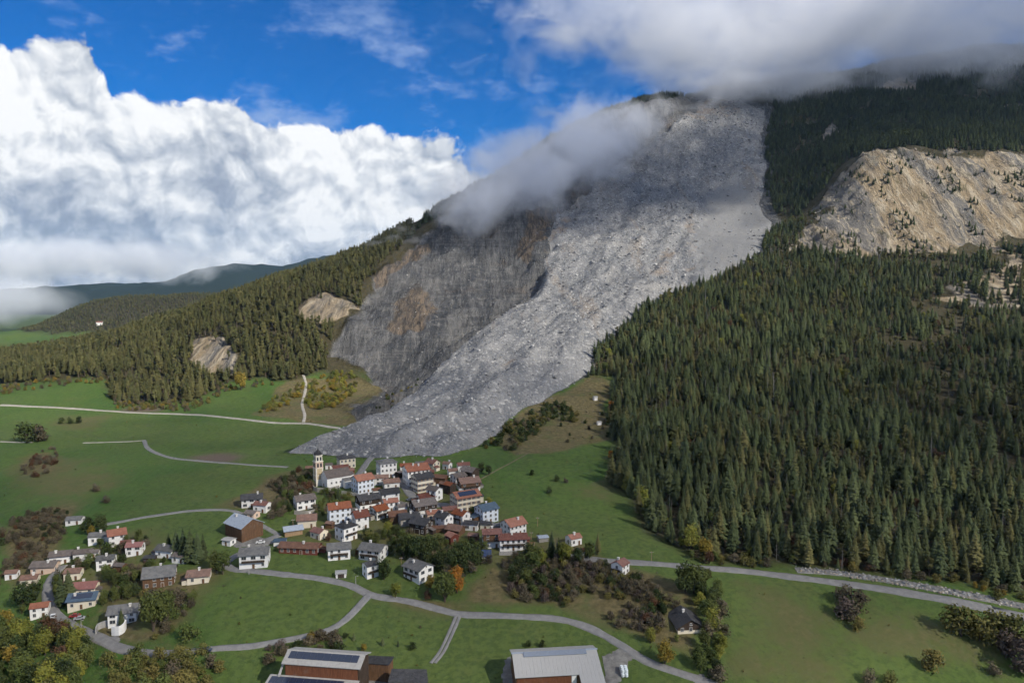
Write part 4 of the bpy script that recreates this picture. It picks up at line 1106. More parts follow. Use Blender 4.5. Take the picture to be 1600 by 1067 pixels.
    b = MB(); prof = [(2.75, 23.35), (2.6, 24.2), (2.1, 25.3), (1.2, 26.3), (.35, 27.0), (.18, 27.9)]; n = 8
    rings = [[(tx + r * math.cos(2 * math.pi * (i + .5) / n), ty + r * math.sin(2 * math.pi * (i + .5) / n), z) for i in range(n)] for r, z in prof]
    for k in range(len(rings) - 1): b.prism(rings[k], rings[k + 1])
    b.tube((tx, ty, 27.9), (tx, ty, 29.4), .06, .05); b.build('dome', ROOFM['S'], t)
plaster_tower = plaster('tower_plaster', (.74, .69, .58)); plaster_panel = plaster('ochre_panel', (.52, .42, .26))
church()

# ---------------------------------------------------------------- walls around the church and in gardens
def wall_run(name, pix, h, th, mat, label, cat='wall'):
    P = catmull(world_poly(pix, HM), 2.5); b = MB()
    T = np.gradient(P, axis=0); T /= np.linalg.norm(T, axis=1)[:, None] + 1e-9
    N = np.stack([-T[:, 1], T[:, 0]], -1) * th / 2
    g = HM(P[:, 0], P[:, 1])
    A = P + N; Bq = P - N; n = len(P)
    ring = lambda i: [(A[i, 0], A[i, 1], g[i] - 1.0), (Bq[i, 0], Bq[i, 1], g[i] - 1.0), (Bq[i, 0], Bq[i, 1], g[i] + h), (A[i, 0], A[i, 1], g[i] + h)]
    v0 = len(b.v)
    for i in range(n): b.v += ring(i)
    for i in range(n - 1):
        for k in range(4): b.f.append((4 * i + k, 4 * i + (k + 1) % 4, 4 * i + 4 + (k + 1) % 4, 4 * i + 4 + k)); b.m.append(0)
    b.f.append((3, 2, 1, 0)); b.f.append((4 * n - 4, 4 * n - 3, 4 * n - 2, 4 * n - 1)); b.m += [0, 0]
    return b.build(name, mat, None, label=label, category=cat)
wall_run('retaining_wall', [(488,760),(491,767),(503,769),(516,768),(530,765)], 2.6, .7, WALLM['G'], 'grey stone retaining wall below the church')
wall_run('garden_wall', [(534,771),(548,773),(562,776),(576,780)], 1.6, .5, MAT_CONCRETE, 'long grey garden wall below the pale blue house')
wall_run('retaining_wall', [(150,992),(153,984),(165,979),(176,979)], 2.6, .5, MAT_CONCRETE, 'grey curved rubble wall left of the white one')
wall_run('retaining_wall', [(175,992),(186,992),(194,987),(197,981)], 3.6, .5, WALLM['W'], 'bright white curved retaining wall below a house')
wall_run('garden_wall', [(780,867),(792,867),(808,866)], 1.8, .4, MAT_CONCRETE, 'concrete wall right of the solar panels')
wall_run('retaining_wall', [(460,803),(478,804),(492,801)], 2.0, .6, WALLM['G'], 'stone wall below the white chalet left of the church')
wall_run('garden_wall', [(622,786),(632,788),(644,789)], 1.5, .4, WALLM['G'], 'stone wall along the village street')

# ================================================================ farm buildings in the foreground
def frame_from(pL, pR):
    """local frame with x from pL to pR and y pointing away from the viewer"""
    d = Vector((pR[0] - pL[0], pR[1] - pL[1], 0)); return math.atan2(d.y, d.x), d.length
def slab(b, p0, p1, p2, p3, th, mi=0):
    lo = [p0, p1, p2, p3]; b.prism(lo, [(x, y, z + th) for x, y, z in lo], mi)

def solar_barn():
    zr = 171.0
    pl, pr = pt_Z(454, 1015, zr), pt_Z(568, 1023, zr); ang, W = frame_from(pl, pr)
    g = hm(pl[0] + 12, pl[1] - 10)
    e = empty('solar_barn', (pl[0], pl[1], g), ang, label='long timber barn with solar panels on two roof levels at the bottom', category='barn')
    h = zr - g; h1 = h - 2.1; h2 = h1 - 4.0; h3 = h2 - 2.2
    FOOT.append((pl[0] + 12, pl[1] - 6, 20))
    b = MB(); slab(b, (-.8, -5.8, h1), (W + .8, -5.8, h1), (W + .8, 0, h), (-.8, 0, h), .28); b.build('upper_roof', MAT_CONCRETE, e)
    b = MB(); slab(b, (-.8, .01, h), (W + .8, .01, h), (W + .8, 6.0, h - 2.2), (-.8, 6.0, h - 2.2), .28); b.build('rear_roof', MAT_CONCRETE, e)
    k = 2.1 / 5.8; f = lambda y: h + y * k + .33
    b = MB()
    for i in range(10):
        x0 = .6 + i * (W - 1.6) / 10; x1 = x0 + (W - 1.6) / 10 - .06
        c = MB(); slab(c, (x0, -3.6, f(-3.6)), (x1, -3.6, f(-3.6)), (x1, -.7, f(-.7)), (x0, -.7, f(-.7)), .05); c.build('solar_panel', MAT_SOLAR, e)
    for i in range(28):
        x0 = .4 + i * (W - .8) / 28; x1 = x0 + (W - .8) / 28 - .03; d = (i % 2) * .03
        c = MB(); c.box(x0, x1, -5.3 - d, -5.0, h2 - .4, h1 + .15); c.build('cladding_board', WALLM['L'], e)
    b = MB(); b.box(.1, W - .1, -4.95, 5.4, -3, h1 - .1); b.build('wall', WALLM['D'], e)
    pr_ = [(W - .09, -4.9, h1 - .1), (W - .09, 5.4, h1 - .1), (W - .09, 5.4, h - 2.05), (W - .09, 0, h - .05)]
    b = MB(); b.prism([(x - .3, y, z) for x, y, z in pr_], pr_); b.build('gable', WALLM['D'], e)
    x0, x1 = -5.0, W + .4
    b = MB(); slab(b, (x0, -21, h3 - 1.4), (x1, -21, h3 - 1.4), (x1, -5.4, h2 - .3), (x0, -5.4, h2 - .3), .26); b.build('lower_roof', MAT_CONCRETE, e)
    sl = (h2 - .3 - h3 + 1.4) / 15.6; f2 = lambda y: h2 - .3 + (y + 5.4) * sl + .31
    for i in range(11):
        for (ya, yb) in ((-9.4, -6.3), (-12.8, -9.6), (-16.2, -13.0)):
            a0 = x0 + 1 + i * (W - .6) / 11; a1 = a0 + (W - .6) / 11 - .07
            c = MB(); slab(c, (a0, ya, f2(ya)), (a1, ya, f2(ya)), (a1, yb, f2(yb)), (a0, yb, f2(yb)), .05); c.build('solar_panel', MAT_SOLAR, e)
    b = MB(); b.box(x0 + .8, x1 - .8, -20, -5.41, -3, h3 - 1.45); b.build('lower_wall', WALLM['T'], e)
    b = MB()
    slab(b, (-1.9, -6.6, h2 - .3), (-1.0, -6.6, h2 - .3), (-.81, 0, h - .02), (-1.1, 0, h - .02), .3); b.build('verge_board', MAT_CONCRETE, e)
solar_barn()

def mono_shed(name, pix, zt, drop, label, roofm, wallm, th=.22, cat='shed', wall_h=None, open_front=False):
    """roof given by its four photographed corners: far left, far right, near right, near left"""
    A, B_ = pt_Z(*pix[0], zt), pt_Z(*pix[1], zt); C, D_ = pt_Z(*pix[2], zt - drop), pt_Z(*pix[3], zt - drop)
    cx = sum(p[0] for p in (A, B_, C, D_)) / 4; cy = sum(p[1] for p in (A, B_, C, D_)) / 4; g = hm(cx, cy)
    e = empty(name, (cx, cy, g), 0, label=label, category=cat)
    FOOT.append((cx, cy, .5 * math.dist(A[:2], C[:2])))
    loc = [(p[0] - cx, p[1] - cy, p[2] - g) for p in (D_, C, B_, A)]
    b = MB(); b.prism(loc, [(x, y, z + th) for x, y, z in loc]); b.build('roof', roofm, e)
    q = [(x * .93, y * .90, z) for x, y, z in loc]
    b = MB(); b.prism([(x, y, -2) for x, y, z in q], [(x, y, z - .02) for x, y, z in q])
    b.build('wall', wallm, e)
    return e, loc, g
mono_shed('open_shed', [(570,1024), (616,1026), (608,1039), (563,1036)], 164.5, .8, 'dark-roofed open store attached right of the solar barn', ROOFM['S'], WALLM['T'])
mono_shed('machine_shed', [(612,1045), (667,1046), (669,1066), (606,1066)], 163.5, .8, 'dark blue-roofed shed right of the solar barn', ROOFM['S'], MAT_CONCRETE)

def metal_barn():
    zr = 167.5
    pl, pr = pt_Z(800, 1021, zr), pt_Z(932, 1014, zr); ang, W = frame_from(pl, pr)
    g = hm(pl[0] + 15, pl[1] - 8)
    e = empty('metal_barn', (pl[0], pl[1], g), ang, label='big barn with pale grey sheet metal roof and glazed ridge', category='barn')
    FOOT.append((pl[0] + 16, pl[1] - 6, 22)); h = zr - g
    sl = math.tan(R(17)); D1 = 15.0
    n = 22
    for i in range(n):                                   # the standing-seam sheets
        x0 = W * i / n; x1 = W * (i + 1) / n - .025; y1 = -D1 if x0 > W * .70 or x0 < -1 else -10.6
        b = MB(); slab(b, (x0, y1, h + y1 * sl), (x1, y1, h + y1 * sl), (x1, -.2, h - .2 * sl), (x0, -.2, h - .2 * sl), .16 + .015 * (i % 2)); b.build('roof_sheet', ROOFM['M'], e)
    b = MB(); slab(b, (-.2, .2, h - .06), (W + .2, .2, h - .06), (W + .2, 7, h - 7 * sl), (-.2, 7, h - 7 * sl), .16); b.build('rear_roof', ROOFM['M'], e)
    b = MB(); slab(b, (W * .13, -2.1, h - 2.1 * sl + .32), (W * .87, -2.1, h - 2.1 * sl + .32), (W * .87, .0, h + .42), (W * .13, .0, h + .42), .12); b.build('ridge_skylight', plain('skylight_glass', (.17, .20, .25), .2, .6), e)
    b = MB(); b.box(-.3, W + .3, -.35, .35, h + .05, h + .36); b.build('ridge_cap', ROOFM['Z'], e)
    yb = -9.6; he = h + yb * sl - .25
    b = MB(); pr_ = [(.4, yb, -3), (.4, 6.2, -3), (.4, 6.2, h - 6.2 * sl - .05), (.4, 0, h - .3), (.4, yb, he)]
    b.prism([(x + W - .8, y, z) for x, y, z in pr_], pr_); b.build('wall', WALLM['T'], e)
    for i in range(20):
        x0 = .8 + i * W * .62 / 20; c = MB(); c.box(x0, x0 + W * .62 / 20 - .04, yb - .14 - .03 * (i % 2), yb - .02, -.5, he - .1); c.build('cladding_board', WALLM['L'], e)
    b = MB(); b.box(W * .645, W * .70, yb - .4, yb - .02, 0, he - .2); b.build('plaster_bay', WALLM['W'], e)
    for x in (W * .74, W * .98):
        b = MB(); b.box(x - .15, x + .15, -D1 + .6, -D1 + .9, -2, h + (-D1 + .75) * sl - .05); b.build('post', WALLM['T'], e)
    b = MB(); b.box(-.9, -.35, -12, -.5, -2, 2.6); b.build('side_wall', plain('green_sheet', (.09, .14, .14)), e)
metal_barn()

# ---------------------------------------------------------------- wrapped bales, solar field, poles, cars
def bale_mesh():
    b = MB(); n = 14; prof = [(.0, .0), (.52, .0), (.62, .09), (.64, .6), (.62, 1.12), (.52, 1.2), (.0, 1.2)]
    rings = [[(max(r, .01) * math.cos(2 * math.pi * i / n), max(r, .01) * math.sin(2 * math.pi * i / n), z) for i in range(n)] for r, z in prof]
    for k in range(len(rings) - 1):
        for i in range(n):
            b.poly([rings[k][i], rings[k][(i + 1) % n], rings[k + 1][(i + 1) % n], rings[k + 1][i]])
    return b.mesh('silage_bale', [plain('bale_wrap', (.68, .74, .76), .4, .4, 0, .1)], True)
BALE = bale_mesh()
_q = at(976, 1058, HM)
_lab = {(0, 0): 'nearest lower', (1, 0): 'second lower', (2, 0): 'third lower', (3, 0): 'farthest lower', (0, 1): 'nearest upper', (1, 1): 'middle upper', (2, 1): 'farthest upper'}
for i in range(4):
    for j in range(2):
        if j == 1 and i == 3: continue
        for s in (-1, 1):
            o = add_obj('silage_bale', BALE, label=f'{_lab[(i, j)]} {"left" if s < 0 else "right"} white wrapped bale in the stack by the barn', category='bale', group='wrapped bales beside the metal barn')
            x, y = _q[0] + s * .68 + .05 * j, _q[1] + i * 1.42 + .6 * j
            o.location = (x, y, hm(_q[0], _q[1] + 2) + .05 + 1.2 * j); o.rotation_euler = (0, 0, i * 1.3 + s)
def solar_field():
    p = at(760, 872, HM); e = empty('solar_array', p, R(2), label='ground-mounted blue solar panels below the red timber house', category='solar panels')
    FOOT.append((p[0], p[1], 4))
    mt = plain('blue_solar_cells', (.025, .045, .11), .2, .5)
    for r_ in range(2):
        for c in range(4):
            b = MB(); x0 = -2.4 + c * 1.22; y0 = .0 + r_ * 2.2; z0 = .3 + r_ * 1.25
            slab(b, (x0, y0, z0), (x0 + 1.16, y0, z0), (x0 + 1.16, y0 + 1.9, z0 + 1.15), (x0, y0 + 1.9, z0 + 1.15), .06); b.build('panel', mt, e)
    b = MB(); b.box(-2.4, -2.3, 3.9, 4.0, -1, 2.5); b.box(2.3, 2.4, 3.9, 4.0, -1, 2.5); b.box(-2.4, 2.4, 0.05, .1, -1, .25); b.build('stand', MAT_CONCRETE, e)
solar_field()
def pole(px, py, hpx, label, lamp=False):
    p = at(px, py, HM); h = hpx * math.dist(p, (0, 0, CAM_Z)) / FPX * 1.06
    e = empty('street_lamp' if lamp else 'utility_pole', p, 0, label=label, category='street lamp' if lamp else 'pole')
    b = MB(); b.tube((0, 0, -.5), (0, 0, h), .16, .11, 8); b.build('post', MAT_CONCRETE if lamp else WALLM['O'], e)
    b = MB()
    if lamp: b.tube((0, 0, h - .05), (.9, -.3, h + .15), .05, .05); b.box(.6, 1.2, -.45, -.15, h + .1, h + .22)
    else: b.box(-.9, .9, -.07, .07, h - .7, h - .55); b.box(-.7, -.6, -.05, .05, h - .55, h - .35); b.box(.6, .7, -.05, .05, h - .55, h - .35)
    b.build('lamp_head' if lamp else 'crossarm', MAT_CONCRETE, e)
pole(637, 871, 22, 'pale utility pole in front of the dark village trees'); pole(627, 886, 15, 'short pale pole left of the large terraced house')
pole(556, 913, 12, 'street lamp at the road fork below the white houses', True); pole(830, 842, 11, 'thin pole right of the bright orange roof')
pole(1018, 876, 14, 'pole beside the main road near the lone white house'); pole(458, 826, 14, 'pale post left of the rusty brown roof')
pole(840, 822, 14, 'tall thin pole at the edge of the right meadow'); pole(127, 980, 9, 'street lamp at the bend of the lower left lane', True)
pole(389, 897, 7, 'small lamp on the lawn beside the road bend', True)

def car(px, py, rot, colr, label):
    p = at(px, py, HM); e = empty('parked_car', (p[0], p[1], p[2] + .16), R(rot), label=label, category='car', group='cars in the village')
    paint = plain('car_paint_' + label.split()[0], colr, .3, .5, 0, .02)
    prof = [(-2.1, .35), (-2.15, .7), (-2.0, .92), (-1.2, 1.0), (-.65, 1.44), (.75, 1.46), (1.45, 1.0), (2.05, .9), (2.15, .6), (2.1, .35)]
    b = MB(); b.prism([(x, -.85, z) for x, z in prof], [(x, .85, z) for x, z in prof]); b.build('body', paint, e)
    g = [(-1.08, 1.02), (-.62, 1.39), (.7, 1.41), (1.28, 1.02)]
    for s in (-1, 1):
        b = MB(); b.prism([(x, s * .852 - .01, z) for x, z in g], [(x, s * .852 + .01, z) for x, z in g]); b.build('side_window', MAT_GLASS, e)
        for x in (-1.3, 1.3):
            b = MB(); b.tube((x, s * .70, .33), (x, s * .90, .33), .33, .33, 12); b.build('wheel', plain('tyre', (.02, .02, .02)), e)
    for (xa, za, xb, zb) in ((-1.16, 1.03, -.69, 1.42), (1.40, 1.03, .80, 1.44)):
        b = MB(); n_ = .02 if xa > 0 else -.02
        lo = [(xa + n_, -.74, za), (xa + n_, .74, za), (xb + n_, .70, zb), (xb + n_, -.70, zb)]; b.prism(lo, [(x + n_, y, z) for x, y, z in lo]); b.build('windscreen', MAT_GLASS, e)
car(83, 965, 115, (.70, .71, .72), 'white car driving down the lower left lane')
car(322, 1018, 4, (.03, .04, .07), 'dark blue car on the side road near the round bushes')
car(117, 964, 20, (.22, .02, .02), 'red car parked below the dark blue roofed house')
car(124, 968, 20, (.30, .31, .33), 'grey car parked beside the red one')
car(407, 849, 8, (.68, .68, .67), 'white car parked in the yard of the timber barn')
car(640, 782, 40, (.08, .09, .11), 'black car parked in the village street')

# ================================================================ vegetation
def leaf_mat(name, c1, c2, c3, vrange=.5):
    m, nt, b = new_mat(name)
    oi = nn(nt, 'ShaderNodeObjectInfo'); geo = nn(nt, 'ShaderNodeNewGeometry'); tc = nn(nt, 'ShaderNodeTexCoord')
    n = noise(nt, tc.outputs['Object'], .55, 2, .6)
    c = mixc(nt, oi.outputs['Random'], c1, c2)
    c = mixc(nt, mrange(nt, n, .42, .68), c, c3)
    h = nn(nt, 'ShaderNodeHueSaturation'); lk(nt, c, h.inputs['Color'])
    rnd = mth(nt, 'FRACT', mth(nt, 'MULTIPLY', oi.outputs['Random'], 7.31))
    lk(nt, mth(nt, 'MULTIPLY_ADD', rnd, vrange, 1 - vrange / 2), h.inputs['Value'])
    lk(nt, h.outputs[0], b.inputs['Base Color']); b.inputs['Roughness'].default_value = .8; b.inputs['Specular IOR Level'].default_value = .12
    b.inputs['Transmission Weight'].default_value = 0
    return m
LM = {'spruce': leaf_mat('spruce_needles', (.036, .052, .024), (.078, .090, .038), (.058, .074, .031), .85),
      'pine': leaf_mat('pine_needles', (.065, .076, .030), (.125, .112, .044), (.095, .096, .038), .7),
      'dark': leaf_mat('dark_leaves', (.026, .042, .014), (.045, .060, .020), (.055, .066, .024), .5),
      'green': leaf_mat('mid_green_leaves', (.058, .084, .022), (.10, .112, .032), (.082, .098, .030), .5),
      'lime': leaf_mat('yellow_green_leaves', (.15, .16, .028), (.19, .18, .034), (.12, .14, .03), .3),
      'gold': leaf_mat('golden_leaves', (.23, .165, .028), (.20, .135, .026), (.15, .13, .03), .3),
      'orange': leaf_mat('orange_leaves', (.34, .13, .018), (.28, .11, .02), (.22, .13, .03), .3),
      'rust': leaf_mat('rusty_leaves', (.105, .050, .026), (.085, .048, .03), (.075, .055, .03), .4),
      'brown': leaf_mat('brown_twigs', (.084, .068, .045), (.120, .098, .064), (.078, .076, .040), .6),
      'olive': leaf_mat('olive_leaves', (.095, .10, .030), (.15, .122, .038), (.12, .105, .035), .5),
      'purple': leaf_mat('purple_brown_twigs', (.092, .070, .060), (.110, .084, .070), (.075, .062, .05), .4)}
MAT_BARK = timber('bark', (.055, .042, .032), (.10, .08, .062))

def spruce_meshes(seed, h=18.0, w=.20, droop=.28, gaps=.06):
    r = random.Random(seed); V = []; F = []
    lv = 30
    for k in range(lv):
        t = (k + r.uniform(-.3, .3)) / (lv - 1); t = min(max(t, 0), 1)
        z = h * (.07 + .93 * t ** .93)
        rad = h * w * (1 - t) ** .82 * (.82 + .3 * r.random()) + .10
        if t < .12: rad *= .55 + 3.5 * t
        nb = 9 if t < .7 else 6
        a0 = r.uniform(0, 6.28)
        for i in range(nb):
            if r.random() < gaps: continue
            a = a0 + 6.283 * i / nb + r.uniform(-.25, .25); L = rad * r.uniform(.72, 1.12)
            dz = -L * droop * r.uniform(.7, 1.3) + (.25 * L if t > .8 else 0)
            hw = L * r.uniform(.24, .36) + .12
            ca, sa = math.cos(a), math.sin(a)
            b = len(V)
            V += [(0, 0, z + .10 * L + .1), (ca * L * .62 - sa * hw, sa * L * .62 + ca * hw, z + dz * .55 - .16 * hw), (ca * L, sa * L, z + dz), (ca * L * .62 + sa * hw, sa * L * .62 - ca * hw, z + dz * .55 - .16 * hw),
                  (ca * L * .60, sa * L * .60, z + dz * .35 + .12 * hw)]
            F += [(b, b + 4, b + 1), (b + 1, b + 4, b + 2), (b + 4, b + 3, b + 2), (b, b + 3, b + 4)]
    b = len(V); V += [(.16, 0, h * .95), (-.08, .14, h * .95), (-.08, -.14, h * .95), (0, 0, h * 1.02)]; F += [(b, b + 1, b + 3), (b + 1, b + 2, b + 3), (b + 2, b, b + 3)]
    me = bpy.data.meshes.new('crown'); me.from_pydata(V, [], F); me.update()
    t = MB(); t.tube((0, 0, -.8), (0, 0, h * .5), .22, .12, 6); t.tube((0, 0, h * .5), (0, 0, h * .97), .12, .02, 5)
    return me, t.mesh('trunk', [MAT_BARK])

def blob_crown(seed, h, rx, lumps, leaf, n, z0=.25, lean=0.0):
    """foliage of many small leaf clusters over several uneven boughs"""
    r = random.Random(seed); V = []; F = []
    L = []
    for k in range(lumps):
        a = r.uniform(0, 6.283); q = r.random() ** .5; zz = r.uniform(z0 + .12, .84)
        prof = math.sin(math.pi * min(1, max(0, (zz - z0) / (1 - z0))) ** .75) ** .6
        L.append((rx * .60 * q * math.cos(a) * prof, rx * .60 * q * math.sin(a) * prof, h * zz, rx * r.uniform(.34, .55)))
    for i in range(n):
        c = L[i % lumps]
        d = Vector((r.gauss(0, 1), r.gauss(0, 1), r.gauss(0, .9))).normalized(); q = c[3] * (r.random() ** .35) * r.uniform(.8, 1.12)
        p = Vector((c[0], c[1], c[2])) + d * q
        if p.z < h * z0 * .5: p.z = h * z0 * .5 + r.random() * .3
        nrm = (d + Vector((r.gauss(0, .5), r.gauss(0, .5), r.gauss(0, .5) + .3))).normalized()
        u = nrm.orthogonal().normalized(); v = nrm.cross(u); an = r.uniform(0, 6.28)
        u, v = u * math.cos(an) + v * math.sin(an), v * math.cos(an) - u * math.sin(an)
        s = leaf * r.uniform(.6, 1.4); b = len(V)
        V += [p - u * s, p + v * s * .55 + nrm * s * .2, p + u * s, p - v * s * .55 - nrm * s * .15]
        F.append((b, b + 1, b + 2, b + 3))
    me = bpy.data.meshes.new('crown'); me.from_pydata([tuple(p) for p in V], [], F); me.update()
    t = MB(); t.tube((0, 0, -.6), (0, 0, h * .45), .035 * h, .022 * h, 7)
    for c in L[:min(7, lumps)]: t.tube((0, 0, h * (z0 * .6)), (c[0], c[1], c[2]), .017 * h, .006 * h, 5)
    return me, t.mesh('trunk', [MAT_BARK])

def pine_meshes(seed, h=15.0):
    r = random.Random(seed)
    me, tr = blob_crown(seed, h, h * .17, 13, .62, 520, .22)
    return me, tr
PROTO = {}
def protos(kind, gen, mat, n):
    out = []
    for k in range(n):
        cr, tr = gen(k); cr.materials.append(mat); out.append((cr, tr))
    PROTO[kind] = out
protos('spruce', lambda k: spruce_meshes(100 + k, 18.0, (.22, .27, .31, .25, .19)[k], (.30, .34, .26, .4, .3)[k], (.08, .14, .10, .20, .12)[k]), LM['spruce'], 5)
protos('larch', lambda k: spruce_meshes(200 + k, 16.0, (.19, .22, .25)[k], (.16, .2, .1)[k], .16), LM['pine'], 3)
protos('pine', lambda k: pine_meshes(300 + k), LM['pine'], 3)
for _k, _m in (('dark', 'dark'), ('green', 'green'), ('lime', 'lime'), ('gold', 'gold'), ('orange', 'orange'), ('rust', 'rust')):
    protos('tree_' + _k, lambda k: blob_crown(400 + k + len(_k), 10.0, 4.3, 20, .34, 1900, .12), LM[_m], 2)
for _k in ('dark', 'green', 'brown', 'olive', 'purple', 'gold', 'rust', 'lime'):
    protos('shrub_' + _k, lambda k: blob_crown(500 + k, 3.2, 2.3, 12, .21, 700, .10), LM[_k], 3)

def plant(kind, x, y, h, name, label, cat, group=None, idx=None, z=None):
    P = PROTO[kind]; k = random.randrange(len(P)) if idx is None else idx % len(P)
    cr, tr = P[k]; base = {'spruce': 18.0, 'larch': 16.0, 'pine': 15.0}.get(kind, 10.0 if kind.startswith('tree') else 3.2)
    e = empty(name, (x, y, (hm(x, y) if z is None else z) - .1), random.uniform(0, 6.28), label=label, category=cat)
    s = h / base; j = random.uniform(.9, 1.12); e.scale = (s * j, s * j, s)
    if group: e['group'] = group
    for nm, me in (('crown', cr), ('trunk', tr)):
        o = bpy.data.objects.new(nm, me); COL.objects.link(o); o.parent = e
    return e
def plant_px(kind, px, py, hpx, name, label, cat, group=None):
    p = at(px, py, HM); h = hpx * math.dist(p, (0, 0, CAM_Z)) / FPX * 1.05
    FOOT.append((p[0], p[1], h * .12))
    return plant(kind, p[0], p[1], h, name, label, cat, group)

_G = {}
def scatter_group(name, proto_meshes, pts, label, kind='stuff'):
    """one object of kind stuff whose points carry tree or stone copies: pts rows x, y, z, scale, rot, index, tilt"""
    pts = np.asarray(pts, float)
    me = bpy.data.meshes.new(name); me.vertices.add(len(pts)); me.vertices.foreach_set('co', pts[:, :3].astype(np.float32).ravel())
    for nm, col, typ in (('sc', 3, 'FLOAT'), ('rz', 4, 'FLOAT'), ('ix', 5, 'INT'), ('tl', 6, 'FLOAT')):
        a = me.attributes.new(nm, typ, 'POINT'); a.data.foreach_set('value', pts[:, col].astype(np.int32 if typ == 'INT' else np.float32))
    col = bpy.data.collections.new(name + '_kinds')
    for i, pm in enumerate(proto_meshes):
        po = bpy.data.objects.new(f'{name}_kind_{i:02d}', pm); col.objects.link(po)
    ng = bpy.data.node_groups.new(name + '_scatter', 'GeometryNodeTree')
    ng.interface.new_socket('Geometry', in_out='INPUT', socket_type='NodeSocketGeometry'); ng.interface.new_socket('Geometry', in_out='OUTPUT', socket_type='NodeSocketGeometry')
    gi = ng.nodes.new('NodeGroupInput'); go = ng.nodes.new('NodeGroupOutput')
    ci = ng.nodes.new('GeometryNodeCollectionInfo'); ci.inputs[0].default_value = col; ci.inputs[1].default_value = True; ci.inputs[2].default_value = True
    ip = ng.nodes.new('GeometryNodeInstanceOnPoints'); ip.inputs['Pick Instance'].default_value = True
    def na(nm, typ):
        n = ng.nodes.new('GeometryNodeInputNamedAttribute'); n.data_type = typ; n.inputs[0].default_value = nm; return n.outputs[0]
    cx = ng.nodes.new('ShaderNodeCombineXYZ'); ng.links.new(na('rz', 'FLOAT'), cx.inputs[2]); ng.links.new(na('tl', 'FLOAT'), cx.inputs[0])
    er = ng.nodes.new('FunctionNodeEulerToRotation'); ng.links.new(cx.outputs[0], er.inputs[0])
    ng.links.new(gi.outputs[0], ip.inputs['Points']); ng.links.new(ci.outputs[0], ip.inputs['Instance']); ng.links.new(na('ix', 'INT'), ip.inputs['Instance Index'])
    ng.links.new(er.outputs[0], ip.inputs['Rotation']); ng.links.new(na('sc', 'FLOAT'), ip.inputs['Scale'])
    ng.links.new(ip.outputs[0], go.inputs[0])
    o = add_obj(name, me, None, None, kind=kind, label=label)
    md = o.modifiers.new('scatter', 'NODES'); md.node_group = ng
    return o
def joined(pairs):
    """crown and trunk of each kind as one mesh for the far copies"""
    out = []
    for cr, tr in pairs:
        bm = bmesh.new(); bm.from_mesh(cr)
        n0 = len(bm.faces); bm.from_mesh(tr); bm.faces.ensure_lookup_table()
        for f in bm.faces[n0:]: f.material_index = 1
        me = bpy.data.meshes.new('far_' + cr.name); bm.to_mesh(me); bm.free()
        me.materials.append(cr.materials[0]); me.materials.append(MAT_BARK); out.append(me)
    return out

def dead_trees():
    mt = timber('dead_wood', (.16, .15, .135), (.25, .235, .215)); out = []
    for k in range(2):
        r = random.Random(700 + k); b = MB(); h = 16.0; b.tube((0, 0, -.5), (.2, 0, h), .22, .04, 6)
        for i in range(26):
            z = h * (.2 + .78 * i / 26); a = r.uniform(0, 6.28); L = (1 - z / h) * 2.6 + .4
            b.tube((0, 0, z), (L * math.cos(a), L * math.sin(a), z - .25 * L), .06, .02, 4)
        out.append(b.mesh('dead_tree', [mt]))
    return out
_FT = None
def clear_of_things(x, y, pad=0.0):
    global _FT
    F = np.array(FOOT); ok = np.ones(len(x), bool)
    for fx, fy, fr in F: ok &= (x - fx) ** 2 + (y - fy) ** 2 > (fr + pad) ** 2
    for C, w in ROAD_LINES:
        for c in C[::2]: ok &= (x - c[0]) ** 2 + (y - c[1]) ** 2 > (w * .5 + pad + .6) ** 2
    return ok
def in_view(x, y, z, margin=110):
    u, v, f = project(x, y, z); return (f > 40) & (u > -margin) & (u < 1600 + margin) & (v > -60) & (v < 1067 + margin)
def seen(x, y, z, tol=6.0):
    """is the top of a plant at (x, y, z) in the line of sight over the ground?"""
    ok = np.ones(len(x), bool)
    for t in np.linspace(.25, .985, 60):
        ok &= CAM_Z + (z - CAM_Z) * t > HM(x * t, y * t) - tol
    return ok
def jitter_points(x0, x1, y0, y1, s):
    X, Y = np.meshgrid(np.arange(x0, x1, s), np.arange(y0, y1, s))
    return (X + RNG.uniform(-.48, .48, X.shape) * s).ravel(), (Y + RNG.uniform(-.48, .48, X.shape) * s).ravel()

def forest_points(M, spacing, box, hmin, hmax, thin=None, cull=True):
    x, y = jitter_points(*box, spacing)
    m = bilin(M, x, y); keep = RNG.random(len(x)) < sstep(m, .35, .7)
    bare = np.maximum.reduce([bilin(G, x, y) for G in (M_CLIFF_R, M_CLIFF_L, M_CLIFF_UP, M_BOWL)])
    keep &= RNG.random(len(x)) > sstep(bare, .45, .85) * .985
    keep &= bilin(S_SLIDE, x, y) < -1.5
    x, y = x[keep], y[keep]
    if thin is not None:
        k = RNG.random(len(x)) < thin(x, y); x, y = x[k], y[k]
    z = HM(x, y); v = in_view(x, y, z + 8)
    x, y, z = x[v], y[v], z[v]
    h = hmin + (hmax - hmin) * np.clip(.55 + .6 * fbm(x, y, 60., 2, .5, 3) + .28 * RNG.standard_normal(len(x)), 0, 1.15)
    k = seen(x, y, z + h)
    return np.c_[x[k], y[k], z[k], h[k]]

